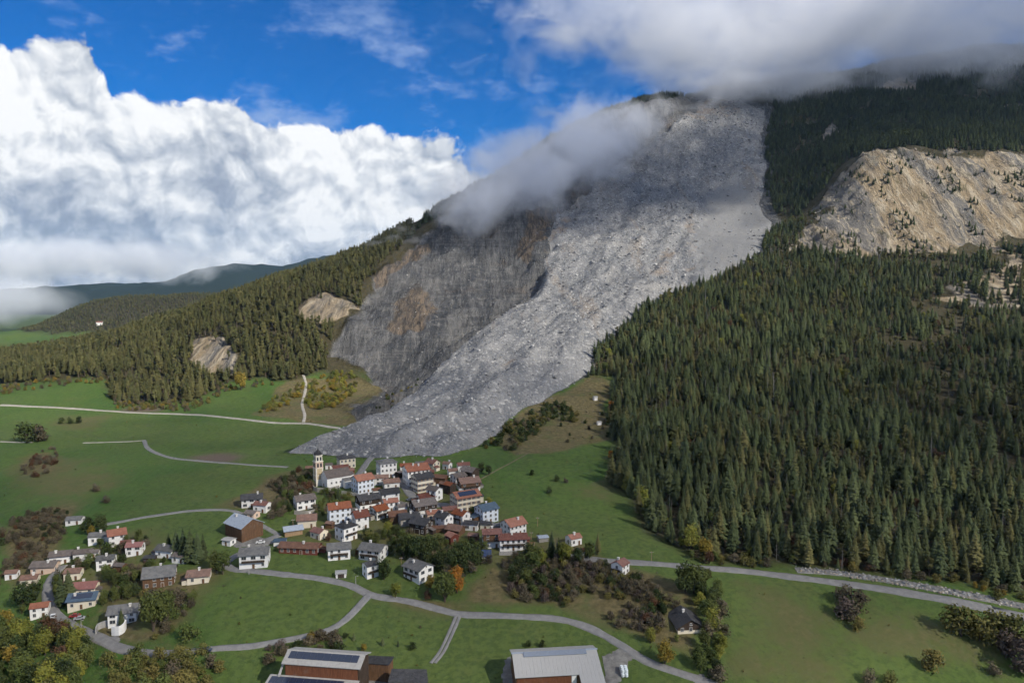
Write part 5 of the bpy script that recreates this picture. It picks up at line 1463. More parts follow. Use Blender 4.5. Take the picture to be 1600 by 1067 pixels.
# ---- right spruce wood
def thin_r(x, y):
    n = fbm(x, y, 45., 3, .5, 13)
    rocky = sstep(x - .50 * y, -50, 90) * sstep(y, 400, 540)
    return np.clip(1.0 - .8 * rocky * sstep(n, -.12, .18) - .45 * sstep(n, .2, .4) - .7 * bilin(M_SCREE, x, y), .05, 1)
FR = forest_points(M_FOREST, 5.2, (20, 900, 300, 1300), 5.5, 19.5, thin_r)
FR = FR[clear_of_things(FR[:, 0], FR[:, 1], 1.0)]
UP = forest_points(M_FOREST_UP, 6.2, (-250, 1800, 1100, 2450), 11, 17, lambda x, y: np.clip(.95 - .5 * sstep(fbm(x, y, 70., 3, .5, 23), .12, .35), .1, 1))
# ---- left wood
def thin_l(x, y):
    n = fbm(x, y, 40., 3, .5, 33); return np.clip(.92 - .65 * sstep(n, .1, .35), .1, 1)
FL = forest_points(M_FOREST_L, 5.8, (-1000, -60, 640, 1500), 11, 18.5, thin_l)
print('TREES', len(FR), len(UP), len(FL))
def app(T): return T[:, 3] / np.sqrt(T[:, 0] ** 2 + T[:, 1] ** 2 + (T[:, 2] - CAM_Z) ** 2)
def split_largest(T, n, inside=True):
    u, v, f = project(T[:, 0], T[:, 1], T[:, 2] + T[:, 3] * .6)
    ok = (u > 5) & (u < 1595) & (v > 5) & (v < 1060)
    a = np.where(ok, app(T), 0); o = np.argsort(-a); return T[o[:n]], T[o[n:]]
fr_near, fr_far = split_largest(FR, 290)
fl_near, fl_far = split_largest(FL, 290)
for i, t in enumerate(fr_near):
    plant('larch' if i % 4 == 3 else 'spruce', t[0], t[1], t[3], 'spruce_tree', 'dark green spruce in the front ranks of the wood above the main road', 'spruce', 'spruces along the front of the right-hand wood')
for i, t in enumerate(fl_near):
    plant('larch' if i % 5 else 'pine', t[0], t[1], t[3], 'pine_tree', 'olive green conifer in the front ranks of the left hillside wood', 'conifer', 'conifers along the front of the left-hand wood')
def rows(T, base, nk, off=0):
    n = len(T); return np.c_[T[:, 0], T[:, 1], T[:, 2] - .1, T[:, 3] / base * 1.0, RNG.uniform(0, 6.28, n), RNG.integers(0, nk, n) + off, RNG.normal(0, .03, n)]
SPR = joined(PROTO['spruce']); LAR = joined(PROTO['larch']) + joined(PROTO['pine'])
_mix = rows(fr_far, 18., 5); _sel = RNG.random(len(_mix)) < .12 + .66 * sstep(fbm(_mix[:, 0], _mix[:, 1], 55., 3, .5, 77), -.1, .22)
_mix[_sel, 5] = RNG.integers(5, 11, _sel.sum())
DEC = joined(PROTO['tree_rust'][:1] + PROTO['tree_green'][:1] + PROTO['tree_lime'][:1] + PROTO['shrub_brown'][:1]) + dead_trees()
_s2 = RNG.random(len(_mix)) < .07; _mix[_s2, 5] = RNG.choice([11, 12, 12, 13, 14, 14], _s2.sum()); _mix[_s2, 3] *= np.where(_mix[_s2, 5] == 14, 1.5, .9)
_s3 = RNG.random(len(_mix)) < .045; _mix[_s3, 5] = RNG.integers(15, 17, _s3.sum())
scatter_group('forest', SPR + LAR + DEC, _mix, 'dense dark spruce forest covering the right-hand slope')
scatter_group('forest', SPR, rows(UP, 18., 5), 'dark spruce forest on the high mountain slope and ridge')
FAR = forest_points(M_FAR, 9.0, (-2400, -700, 2200, 3400), 11, 16)
scatter_group('forest', LAR, rows(FAR, 16., 6), 'distant dark wood on the low hill down the valley')
scatter_group('forest', LAR, rows(fl_far, 16., 6), 'sunlit mixed conifer forest on the left-hand hill')

# ================================================================ single trees, hedges and scrub
TREES = [  # kind, px, py, height px, name, label
 ('tree_dark',630,873,36,'broadleaf_tree','dark leafy tree leftmost of the dark row below the village'),
 ('tree_dark',645,877,38,'broadleaf_tree','dark leafy tree second from left in the dark row below the village'),
 ('tree_dark',661,876,38,'broadleaf_tree','dark leafy tree in the middle of the dark row below the village'),
 ('tree_dark',677,873,32,'broadleaf_tree','dark leafy tree behind the little red cabin'),
 ('tree_dark',669,888,28,'broadleaf_tree','small dark tree right of the large terraced house'),
 ('tree_dark',690,893,32,'broadleaf_tree','dark round tree above the orange autumn tree'),
 ('tree_dark',707,893,38,'broadleaf_tree','tall dark tree left of the solar panels, first of three'),
 ('tree_dark',722,890,40,'broadleaf_tree','tall dark tree left of the solar panels, second of three'),
 ('tree_dark',738,888,38,'broadleaf_tree','tall dark tree left of the solar panels, nearest to them'),
 ('tree_green',727,869,26,'broadleaf_tree','green tree right of the little red cabin'),
 ('tree_green',745,862,16,'broadleaf_tree','small green tree left of the red timber house'),
 ('tree_green',695,940,46,'autumn_tree','tall yellow-green tree beside the orange one'),
 ('tree_orange',714,926,38,'autumn_tree','bright orange autumn tree below the dark village trees'),
 ('tree_gold',672,920,22,'autumn_tree','yellow tree right of the large terraced house'),
 ('tree_lime',618,934,22,'autumn_tree','yellow-green tree beside the road below the white houses'),
 ('tree_rust',668,937,16,'autumn_shrub','rusty red shrub on the bank left of the tall yellow-green tree'),
 ('tree_lime',607,836,22,'autumn_tree','yellow-green tree in the village gardens'),
 ('tree_dark',600,905,32,'broadleaf_tree','tall green bush right of the white house with dark roof'),
 ('spruce',529,786,26,'conifer','single dark conifer below the church'),
 ('tree_rust',557,868,9,'autumn_shrub','red shrub between the two grey-roofed chalets'),
 ('tree_rust',513,846,14,'autumn_shrub','rusty shrub right of the cream house with round doorway'),
 ('tree_green',739,808,18,'broadleaf_tree','green tree between the schoolhouse and the blue roof'),
 ('tree_lime',762,800,24,'broadleaf_tree','leafy tree above the blue metal roof'),
 ('tree_dark',752,738,16,'broadleaf_tree','dark bush right of the topmost village houses'),
 ('tree_dark',764,742,16,'broadleaf_tree','dark bush farthest right of the topmost village houses'),
 ('spruce',862,866,36,'conifer','dark conifer left of the yellow-green tree at the right end'),
 ('spruce',873,872,32,'conifer','dark conifer directly behind the yellow-green tree'),
 ('tree_lime',881,880,32,'autumn_tree','round yellow-green tree at the right end of the village'),
 ('tree_lime',849,884,24,'autumn_tree','yellowish tree above the scrub at the right end'),
 ('tree_dark',901,882,26,'broadleaf_tree','dark tree between two orange roofed houses at the right'),
 ('larch',934,866,34,'larch_tree','brownish larch beside the right meadow'),
 ('tree_green',921,872,24,'broadleaf_tree','green tree left of the brownish larch'),
 ('tree_gold',1039,1036,34,'autumn_tree','golden round tree beside the foreground road'),
 ('tree_lime',1016,1004,24,'autumn_tree','lime green tree in the scrub above the golden one'),
 ('tree_dark',1070,926,46,'broadleaf_tree','tall dark tree right of the lone white house, left of a pair'),
 ('tree_green',1084,927,44,'broadleaf_tree','tall green tree right of the lone white house, right of a pair'),
 ('tree_lime',1113,985,34,'broadleaf_tree','bright green tree beside the dark chalet'),
 ('tree_lime',982,770,26,'autumn_tree','yellow-green tree at the left edge of the spruce wood'),
 ('tree_lime',1006,800,38,'autumn_tree','large yellow-green tree at the left edge of the spruce wood'),
 ('tree_green',1014,812,30,'broadleaf_tree','green tree just below the large yellow-green one at the wood edge'),
 ('tree_lime',1080,858,38,'autumn_tree','slim yellow-green tree at the lower left corner of the wood'),
 ('tree_gold',1102,872,30,'autumn_tree','golden tree at the lower left corner of the wood'),
 ('tree_rust',1108,881,20,'autumn_shrub','rusty tree below the golden one at the wood edge'),
 ('tree_rust',1245,872,34,'autumn_tree','reddish tree at the front of the spruce wood'),
 ('tree_orange',955,640,15,'autumn_tree','small orange tree at the upper edge of the dry slope'),
 ('tree_orange',954,716,13,'autumn_tree','small orange tree where meadow meets the wood'),
 ('tree_gold',377,609,26,'autumn_tree','golden tree at the foot of the left-hand wood'),
 ('spruce',264,862,26,'conifer','small conifer left of the dark conifer group'),
 ('spruce',276,868,36,'conifer','first conifer from the left in the dark group by the hamlet'),
 ('spruce',287,874,42,'conifer','second conifer from the left in the dark group by the hamlet'),
 ('spruce',298,878,46,'conifer','tallest conifer in the dark group by the hamlet'),
 ('spruce',309,879,42,'conifer','second conifer from the right in the dark group by the hamlet'),
 ('spruce',318,874,36,'conifer','last conifer at the right of the dark group by the hamlet'),
 ('tree_olive' if False else 'tree_green',338,893,30,'broadleaf_tree','olive tree inside the road bend, left of a pair'),
 ('tree_green',348,897,32,'broadleaf_tree','olive tree inside the road bend, right of a pair'),
 ('spruce',96,948,46,'conifer','dark conifer beside the lower left lane'),
 ('spruce',108,938,40,'conifer','dark conifer behind another beside the lower left lane'),
 ('tree_dark',36,950,34,'broadleaf_tree','dark tree left of the small orange roofed house'),
 ('tree_dark',56,938,26,'broadleaf_tree','dark tree above the small orange roofed house'),
 ('tree_gold',143,836,14,'autumn_tree','yellow tree behind the grey-roofed house in the left hamlet'),
 ('tree_dark',137,834,24,'broadleaf_tree','dark tree behind the left hamlet, left of a pair'),
 ('tree_dark',160,832,26,'broadleaf_tree','dark tree behind the left hamlet, right of a pair'),
 ('spruce',190,978,24,'conifer','small conifer in front of the house above the white wall'),
 ('tree_green',240,985,54,'broadleaf_tree','tall leafy tree on the bank right of the white wall'),
 ('tree_green',258,970,40,'broadleaf_tree','leafy tree right of the tall one on the bank'),
 ('tree_gold',486,1004,16,'autumn_tree','small golden tree in the hedge above the solar barn'),
 ('tree_gold',568,1018,12,'autumn_shrub','small golden shrub right of the solar barn roof'),
 ('spruce',553,1000,12,'conifer','tiny conifer leftmost in the meadow above the barns'),
 ('spruce',598,1008,13,'conifer','tiny conifer in the middle of the meadow above the barns'),
 ('spruce',622,1010,11,'conifer','tiny conifer rightmost in the meadow above the barns'),
 ('shrub_dark',645,1014,10,'shrub','dark round bush in the meadow right of the tiny conifers'),
 ('shrub_dark',825,1010,9,'shrub','dark bush behind the metal barn, left of a pair'),
 ('shrub_dark',848,1010,10,'shrub','dark bush behind the metal barn, right of a pair'),
 ('shrub_green',296,1000,22,'shrub','round green bush above the side road'),
 ('shrub_dark',870,752,9,'shrub','dark bush at the left end of the row in the right meadow'),
 ('shrub_brown',884,754,7,'shrub','low brown bush in the row in the right meadow'),
 ('shrub_dark',858,770,9,'shrub','small dark bush below the row in the right meadow'),
 ('shrub_dark',832,742,8,'shrub','small lone bush in the upper right meadow'),
 ('shrub_brown',1318,940,24,'shrub','grey-brown bush at the top of the small clump in the right pasture'),
 ('shrub_brown',1334,952,26,'shrub','large grey-brown bush in the clump in the right pasture'),
 ('shrub_purple',1320,962,24,'shrub','purplish bush at the left of the clump in the right pasture'),
 ('shrub_brown',1330,970,22,'shrub','brown bush low in the clump in the right pasture'),
 ('shrub_olive',1342,984,17,'shrub','small olive bush just below the clump in the right pasture'),
 ('shrub_olive',1502,994,36,'shrub','large olive-gold bush below the main road, first of a row'),
 ('shrub_olive',1530,1000,30,'shrub','olive-gold bush below the main road, second of a row'),
 ('shrub_olive',1560,1000,34,'shrub','olive-gold bush below the main road, third of a row'),
 ('shrub_olive',1588,1006,34,'shrub','olive-gold bush below the main road at the right edge'),
 ('shrub_purple',1578,1024,30,'shrub','dark purplish bush at the right edge, upper of two'),
 ('shrub_purple',1592,1048,36,'shrub','dark purplish bush at the right edge, lower of two'),
 ('shrub_olive',1454,1044,24,'shrub','olive bush alone in the lower right pasture'),
 ('shrub_brown',1553,1054,14,'shrub','small brown bush right of the lone olive one'),
 ('shrub_brown',1358,1066,16,'shrub','brown bush at the bottom edge, left of two'),
 ('shrub_olive',1390,1067,14,'shrub','olive bush at the bottom edge, right of two'),
 ('shrub_dark',42,692,24,'shrub','dark bush left of two in the far left meadow'),
 ('shrub_brown',60,690,20,'shrub','brown bush right of two in the far left meadow'),
 ('shrub_dark',95,662,8,'shrub','low dark bush at the left end of the short hedge in the left meadow'),
 ('shrub_dark',110,662,8,'shrub','low dark bush in the middle of the short hedge in the left meadow'),
 ('shrub_dark',125,661,9,'shrub','low dark bush at the right end of the short hedge in the left meadow'),
 ('shrub_brown',150,768,10,'shrub','brown bush alone in the middle of the left meadow'),
 ('shrub_brown',166,786,10,'shrub','small brown bush below another in the left meadow'),
]
for k, px, py, hp, nm, lab in TREES:
    cat = 'shrub' if nm in ('shrub', 'autumn_shrub') else 'conifer' if nm == 'conifer' else 'tree'
    plant_px(k, px, py, hp, nm, lab, cat)

def thicket(pix, spacing, kinds, hmin, hmax, name, label, cat, group, prob=1.0, seed=0):
    P = world_poly(pix, HF); x, y = jitter_points(P[:, 0].min(), P[:, 0].max(), P[:, 1].min(), P[:, 1].max(), spacing)
    ok = signed_dist(P, x, y) > 0
    n = fbm(x, y, 22., 3, .5, 200 + seed); ok &= RNG.random(len(x)) < prob * sstep(n, -.45, .15)
    x, y = x[ok], y[ok]; k = clear_of_things(x, y, .8) & (bilin(S_SLIDE, x, y) < -1) & in_view(x, y, HM(x, y), 40); x, y = x[k], y[k]
    for a, b in zip(x, y):
        r = random.random(); acc = 0
        for kd, w in kinds:
            acc += w
            if r <= acc: break
        h = random.uniform(hmin, hmax) * (1.0 if kd.startswith('shrub') else 1.25)
        plant(kd, a, b, h, name, label, cat, group)
    return len(x)
cnt = {}
cnt['woods'] = thicket([(-20,985),(60,975),(105,990),(132,1005),(138,1045),(120,1090),(-40,1090)], 4.3, [('tree_green',.3),('tree_dark',.3),('tree_lime',.22),('shrub_olive',.1),('tree_gold',.04),('tree_rust',.04)], 5, 9.5, 'woodland_tree', 'mixed autumn tree in the wood at the bottom left corner', 'tree', 'trees in the bottom left wood')
cnt['bush'] = thicket([(165,1022),(230,1024),(330,1022),(345,1060),(330,1090),(190,1090),(160,1050)], 4.4, [('shrub_olive',.7),('shrub_green',.2),('shrub_brown',.1)], 3.5, 6.0, 'round_bush', 'round olive bush in the clump below the side road', 'bush', 'round bushes below the side road')
cnt['lane'] = thicket([(90,965),(140,1000),(180,1018),(150,1030),(100,1000)], 5, [('tree_green',.4),('shrub_green',.4),('shrub_olive',.2)], 2.5, 5, 'lane_shrub', 'green shrub on the verge between lane and corner wood', 'shrub', 'shrubs below the lower lane')
cnt['mound'] = thicket([(790,868),(870,858),(945,880),(1000,905),(1045,930),(1060,960),(1050,1000),(1000,990),(930,968),(860,944),(800,935),(785,900)], 3.1, [('shrub_brown',.55),('shrub_purple',.14),('shrub_dark',.14),('shrub_olive',.14),('shrub_rust',.03)], 2.0, 4.4, 'scrub_bush', 'brown leafless bush in the scrub on the central mound', 'shrub', 'scrub on the central mound', 1.3, 1)
cnt['moundtrees'] = thicket([(785,870),(840,862),(850,940),(800,935)], 5.5, [('tree_dark',.5),('tree_green',.5)], 4.5, 7, 'mound_tree', 'dark green tree at the left side of the central mound', 'tree', 'trees on the left side of the mound', 1, 2)
cnt['column'] = thicket([(1088,905),(1112,905),(1135,975),(1140,1075),(1085,1075),(1095,1000)], 4.2, [('tree_green',.4),('tree_dark',.25),('shrub_brown',.2),('tree_lime',.15)], 4, 7, 'hedgerow_tree', 'leafy tree in the hedgerow beside the dark chalet', 'tree', 'hedgerow beside the dark chalet', 1.4, 3)
cnt['chalet'] = thicket([(1000,950),(1050,950),(1090,1000),(1085,1045),(1030,1015),(1000,985)], 4.6, [('shrub_brown',.5),('shrub_purple',.2),('tree_green',.2),('shrub_olive',.1)], 2, 4, 'chalet_bush', 'brown bush on the bank left of and below the dark chalet', 'shrub', 'bushes around the dark chalet', 1, 4)
cnt['roadside'] = thicket([(1060,868),(1180,874),(1300,880),(1420,893),(1600,912),(1600,945),(1480,925),(1330,900),(1250,893),(1100,880)], 4.2, [('shrub_olive',.42),('shrub_brown',.3),('shrub_rust',.1),('tree_green',.1),('shrub_gold',.08)], 2.2, 4.4, 'verge_bush', 'autumn coloured bush along the lower edge of the spruce wood', 'shrub', 'bushes along the lower edge of the spruce wood', 1.2, 5)
cnt['churchslope'] = thicket([(425,760),(470,735),(492,745),(486,775),(460,800),(420,815),(430,790)], 3.4, [('shrub_brown',.4),('tree_dark',.3),('tree_green',.2),('shrub_rust',.1)], 2.8, 5.0, 'slope_bush', 'dark bush on the bank left of the church', 'shrub', 'bushes on the bank left of the church', 1.3, 6)
cnt['garden'] = thicket([(490,772),(530,770),(560,785),(520,800),(500,815),(490,800)], 3.6, [('tree_green',.35),('shrub_green',.25),('shrub_olive',.2),('shrub_brown',.2)], 2.2, 4.5, 'garden_bush', 'green bush in the gardens between church and red tiled house', 'bush', 'garden bushes below the church', 1, 7)
cnt['garden2'] = thicket([(575,835),(640,838),(690,850),(750,850),(770,880),(720,905),(660,890),(600,870),(560,860)], 3.9, [('tree_green',.3),('shrub_green',.2),('shrub_olive',.15),('tree_dark',.15),('shrub_brown',.2)], 2.5, 5.5, 'garden_tree', 'green garden tree or bush below the village houses', 'bush', 'garden growth below the village', 1, 8)
cnt['brownbank'] = thicket([(-10,830),(20,800),(60,795),(112,800),(105,830),(80,860),(60,885),(20,900),(-20,930)], 3.6, [('shrub_brown',.78),('shrub_rust',.10),('shrub_dark',.12)], 1.8, 3.8, 'bank_bush', 'reddish brown bush on the bank above the left hamlet', 'shrub', 'brown bushes on the left bank', 1.1, 9)
cnt['hamlet'] = thicket([(60,890),(110,860),(230,840),(260,880),(235,915),(200,940),(160,945),(110,930),(85,960),(30,970),(20,930)], 4.0, [('tree_dark',.3),('tree_green',.3),('shrub_green',.15),('shrub_brown',.25)], 2.5, 5.5, 'hamlet_tree', 'garden tree or shrub among the houses of the left hamlet', 'tree', 'garden growth in the left hamlet', 1, 10)
cnt['bankmid'] = thicket([(215,930),(290,915),(345,900),(300,950),(275,985),(290,1005),(240,1005),(225,970)], 3.9, [('shrub_brown',.45),('tree_green',.25),('shrub_green',.2),('shrub_olive',.1)], 2.2, 5.0, 'bank_shrub', 'mixed shrub on the bank right of the white retaining wall', 'shrub', 'shrubs on the bank by the round meadow', 1, 11)
cnt['barnhedge'] = thicket([(400,1008),(450,998),(500,990),(560,985),(545,1000),(560,1020),(470,1015),(440,1028),(415,1045)], 3.2, [('shrub_brown',.5),('shrub_dark',.3),('shrub_purple',.05),('tree_green',.15)], 2.2, 4.6, 'hedge_bush', 'dark bush in the hedge behind the solar barn', 'shrub', 'hedge behind the solar barn', 1.3, 12)
cnt['drybush'] = thicket([(752,700),(790,668),(822,640),(868,630),(900,640),(905,662),(850,672),(820,690),(800,705)], 5.2, [('shrub_dark',.65),('shrub_olive',.25),('shrub_brown',.1)], 3, 5.5, 'slope_shrub', 'dark green shrub beside the right edge of the rubble', 'shrub', 'shrubs beside the rubble', 1.4, 13)
cnt['dry2'] = thicket([(870,690),(940,640),(960,640),(955,690),(900,700)], 12, [('shrub_dark',.7),('shrub_brown',.3)], 2, 4, 'pasture_shrub', 'dark shrub dotted on the dry slope by the huts', 'shrub', 'shrubs on the dry slope', 1, 14)
cnt['leftgold'] = thicket([(400,650),(430,620),(470,600),(520,580),(560,585),(555,615),(520,640),(480,640),(470,620),(440,640)], 5.6, [('shrub_gold',.2),('shrub_lime',.45),('shrub_olive',.25),('shrub_green',.1)], 2.8, 5.5, 'hillside_bush', 'yellowish autumn bush on the slope left of the rubble', 'bush', 'autumn bushes left of the rubble', 1.2, 15)
cnt['leftedge'] = thicket([(0,618),(80,606),(170,600),(182,640),(300,646),(352,612),(430,604),(430,598),(345,596),(300,630),(190,626),(175,592),(60,597),(0,604)], 6.5, [('shrub_olive',.45),('shrub_brown',.35),('shrub_gold',.12),('tree_green',.08)], 2.5, 4.5, 'woodside_bush', 'olive brown bush along the foot of the left hillside wood', 'bush', 'bushes along the left woodland edge', 1.3, 16)
cnt['moundleft'] = thicket([(35,735),(60,705),(90,700),(92,718),(70,745),(45,748)], 4.5, [('shrub_brown',.7),('shrub_rust',.3)], 2, 4, 'meadow_bush', 'brown bush on the knoll in the left meadow', 'shrub', 'bushes on the left meadow knoll', 1.3, 17)
cnt['scree'] = thicket([(570,650),(600,620),(640,600),(660,590),(640,625),(600,648)], 7, [('shrub_olive',.5),('shrub_dark',.5)], 2, 4, 'scree_shrub', 'low shrub on the scree left of the rubble', 'shrub', 'shrubs on the scree', 1.1, 18)
print('THICKETS', cnt, sum(cnt.values()))

# ================================================================ boulders
def rock_mesh(seed, sub=1):
    bm = bmesh.new(); bmesh.ops.create_icosphere(bm, subdivisions=sub, radius=1.0)
    r = random.Random(seed); sx, sy, sz = r.uniform(.8, 1.3), r.uniform(.6, 1.0), r.uniform(.5, .85)
    pl = [(Vector((r.gauss(0, 1), r.gauss(0, 1), r.gauss(0, 1))).normalized(), r.uniform(.55, .85)) for _ in range(7)]
    for v in bm.verts:
        p = v.co.copy()
        for n, d in pl:
            q = p.dot(n)
            if q > d: p -= n * (q - d)
        v.co = Vector((p.x * sx, p.y * sy, p.z * sz))
    me = bpy.data.meshes.new('boulder'); bm.to_mesh(me); bm.free(); return me
def rock_material(name, a, b_, c_):
    m, nt, b = new_mat(name); oi = nn(nt, 'ShaderNodeObjectInfo'); tc = nn(nt, 'ShaderNodeTexCoord')
    rp = nn(nt, 'ShaderNodeValToRGB'); lk(nt, oi.outputs['Random'], rp.inputs[0]); e = rp.color_ramp.elements
    e[0].position = 0; e[0].color = (*a, 1); e[1].position = 1; e[1].color = (*c_, 1); q = e.new(.55); q.color = (*b_, 1)
    n = noise(nt, tc.outputs['Object'], 1.8, 4, .65)
    lk(nt, mixc(nt, mth(nt, 'MULTIPLY', mrange(nt, n, .4, .7), .4), rp.outputs[0], tuple(x * .55 for x in a)), b.inputs['Base Color']); bump(nt, b, n, .5, .3)
    return m
MAT_ROCK = rock_material('debris_rock', (.11, .115, .123), (.22, .22, .225), (.45, .445, .435))
MAT_OCHRE = rock_material('ochre_rock', (.20, .17, .13), (.36, .30, .23), (.52, .48, .42))
ROCKS = [rock_mesh(900 + k) for k in range(6)]; OCHRES = [rock_mesh(950 + k) for k in range(4)]
for m_ in ROCKS: m_.materials.append(MAT_ROCK)
for m_ in OCHRES: m_.materials.append(MAT_OCHRE)
def rock_field():
    x, y = jitter_points(SLIDE_P[:, 0].min(), SLIDE_P[:, 0].max(), SLIDE_P[:, 1].min() - 6, SLIDE_P[:, 1].max(), 3.3)
    s = bilin(S_SLIDE, x, y); k = (s > -3) & (RNG.random(len(x)) > .8 * bilin(M_FAN, x, y)) & (RNG.random(len(x)) < .55 + .5 * fbm(x, y, 40., 3, .5, 301))
    k &= ~((s < 3) & (RNG.random(len(x)) < .4)); x, y = x[k], y[k]
    d = np.hypot(x, y)
    sc = .42 * np.exp(RNG.standard_normal(len(x)) * .65) * (.75 + d / 1500.)
    sc = np.clip(sc, .18, 3.3)
    z = HM(x, y) + np.maximum(slide_height(x, y), 0) + .1 * sc
    T = np.c_[x, y, z, sc, RNG.uniform(0, 6.28, len(x)), RNG.integers(0, 6, len(x)), RNG.uniform(-.5, .5, len(x))]
    u, v, f = project(x, y, z); a = np.where((u > 0) & (u < 1600), sc / d, 0)
    o = np.argsort(-a); big = T[o[:280]]
    for t in big:
        ob = bpy.data.objects.new('boulder', ROCKS[int(t[5])]); COL.objects.link(ob); ob.location = t[:3]; ob.scale = (t[3],) * 3; ob.rotation_euler = (t[6], 0, t[4])
        ob['label'] = 'large pale boulder lying on the grey landslide rubble'; ob['category'] = 'boulder'; ob['group'] = 'largest boulders on the landslide'
    scatter_group('rubble', ROCKS, T[o[280:]], 'loose grey stones covering the landslide')
    return len(x)
print('ROCKS', rock_field())
def cliff_rocks():
    x, y = jitter_points(350, 1100, 860, 1350, 5.0)
    m = np.maximum(bilin(M_CLIFF_R, x, y), 0); k = (m > .3) & (RNG.random(len(x)) < .5); x, y = x[k], y[k]
    sc = np.clip(.75 * np.exp(RNG.standard_normal(len(x)) * .6), .3, 5)
    T = np.c_[x, y, HM(x, y) + .1 * sc, sc, RNG.uniform(0, 6.28, len(x)), RNG.integers(0, 4, len(x)), RNG.uniform(-.5, .5, len(x))]
    scatter_group('scree', OCHRES, T, 'ochre boulders and scree on the right-hand cliffs')
    # sparse trees clinging to the cliffs
    x, y = jitter_points(350, 1050, 900, 1300, 7.0); m = bilin(M_CLIFF_R, x, y); n = fbm(x, y, 50., 3, .5, 411)
    k = (m > .3) & (RNG.random(len(x)) < .75 * sstep(n, .12, .32)); x, y = x[k], y[k]
    h = RNG.uniform(5, 11, len(x)); scatter_group('forest', SPR, rows(np.c_[x, y, HM(x, y), h], 18., 5), 'scattered conifers clinging to the ochre cliffs')
    x, y = jitter_points(-160, 120, 700, 1250, 9.0); m = bilin(M_BOWL, x, y); k = (m > .5) & (RNG.random(len(x)) < .75) & (bilin(S_SLIDE, x, y) < 0); x, y = x[k], y[k]
    sc = np.clip(.55 * np.exp(RNG.standard_normal(len(x)) * .6), .2, 3)
    scatter_group('scree', ROCKS, np.c_[x, y, HM(x, y), sc, RNG.uniform(0, 6.28, len(x)), RNG.integers(0, 6, len(x)), RNG.uniform(-.5, .5, len(x))], 'grey stones on the bare rock bowl')
cliff_rocks()
def riprap():
    P = catmull(world_poly([(1255,897),(1300,900),(1380,912),(1460,927),(1530,940),(1596,954)], HF), 1.9); n = 0
    for q in P:
        for k in range(3):
            x, y = q[0] + RNG.normal(0, .5), q[1] + 1.9 + k * 1.35 + RNG.normal(0, .5); s = RNG.uniform(.55, 1.1)
            ob = bpy.data.objects.new('rock', OCHRES[n % 4] if n % 3 == 0 else ROCKS[n % 6]); COL.objects.link(ob); n += 1
            ob.location = (x, y, hm(x, y) + .25 * s); ob.scale = (s,) * 3; ob.rotation_euler = (RNG.uniform(-.4, .4), 0, RNG.uniform(0, 6.28))
            ob['label'] = 'pale block in the stone bank along the main road'; ob['category'] = 'rock'; ob['group'] = 'stone bank along the main road'
    return n
print('RIPRAP', riprap())
def bank_stones():
    P = catmull(world_poly([(1252,898),(1300,901),(1380,913),(1460,928),(1530,941),(1596,954)], HF), .5); n = len(P)
    P = np.repeat(P, 5, axis=0); x = P[:, 0] + RNG.normal(0, .6, len(P)); y = P[:, 1] + RNG.uniform(1.6, 7.6, len(P)); s = np.clip(.28 * np.exp(RNG.standard_normal(len(P)) * .5), .15, .9)
    k = RNG.random(len(x)) < np.clip(1.5 - np.abs(y - P[:, 1] - 4.3) / 3.2, 0, 1); x, y, s = x[k], y[k], s[k]
    scatter_group('rubble', ROCKS + OCHRES, np.c_[x, y, HM(x, y) + .12, s, RNG.uniform(0, 6.28, len(x)), RNG.integers(0, 10, len(x)), RNG.uniform(-.5, .5, len(x))], 'loose pale stones of the bank along the main road')
bank_stones()
def tussocks():
    x, y = jitter_points(-330, 330, 225, 720, 4.2)
    cov = np.maximum.reduce([bilin(G, x, y) for G in (M_FOREST, M_FOREST_L, M_BOWL)]); n = fbm(x, y, 30., 4, .55, 611)
    k = (cov < .2) & (bilin(S_SLIDE, x, y) < -2) & (RNG.random(len(x)) < .06 + .75 * sstep(n, .12, .38) * (.35 + bilin(M_DRY, x, y))); x, y = x[k], y[k]
    z = HM(x, y); v = in_view(x, y, z, 20) & clear_of_things(x, y, .3); x, y, z = x[v], y[v], z[v]
    s = np.clip(.115 * np.exp(RNG.standard_normal(len(x)) * .45), .05, .32)
    kinds = joined(PROTO['shrub_olive'][:2] + PROTO['shrub_brown'][:2] + PROTO['shrub_green'][:2])
    scatter_group('grass_tussocks', kinds, np.c_[x, y, z, s, RNG.uniform(0, 6.28, len(x)), RNG.integers(0, 6, len(x)), x * 0], 'low tussocks and weeds dotted over the meadows')
    return len(x)
print('TUSSOCKS', tussocks())

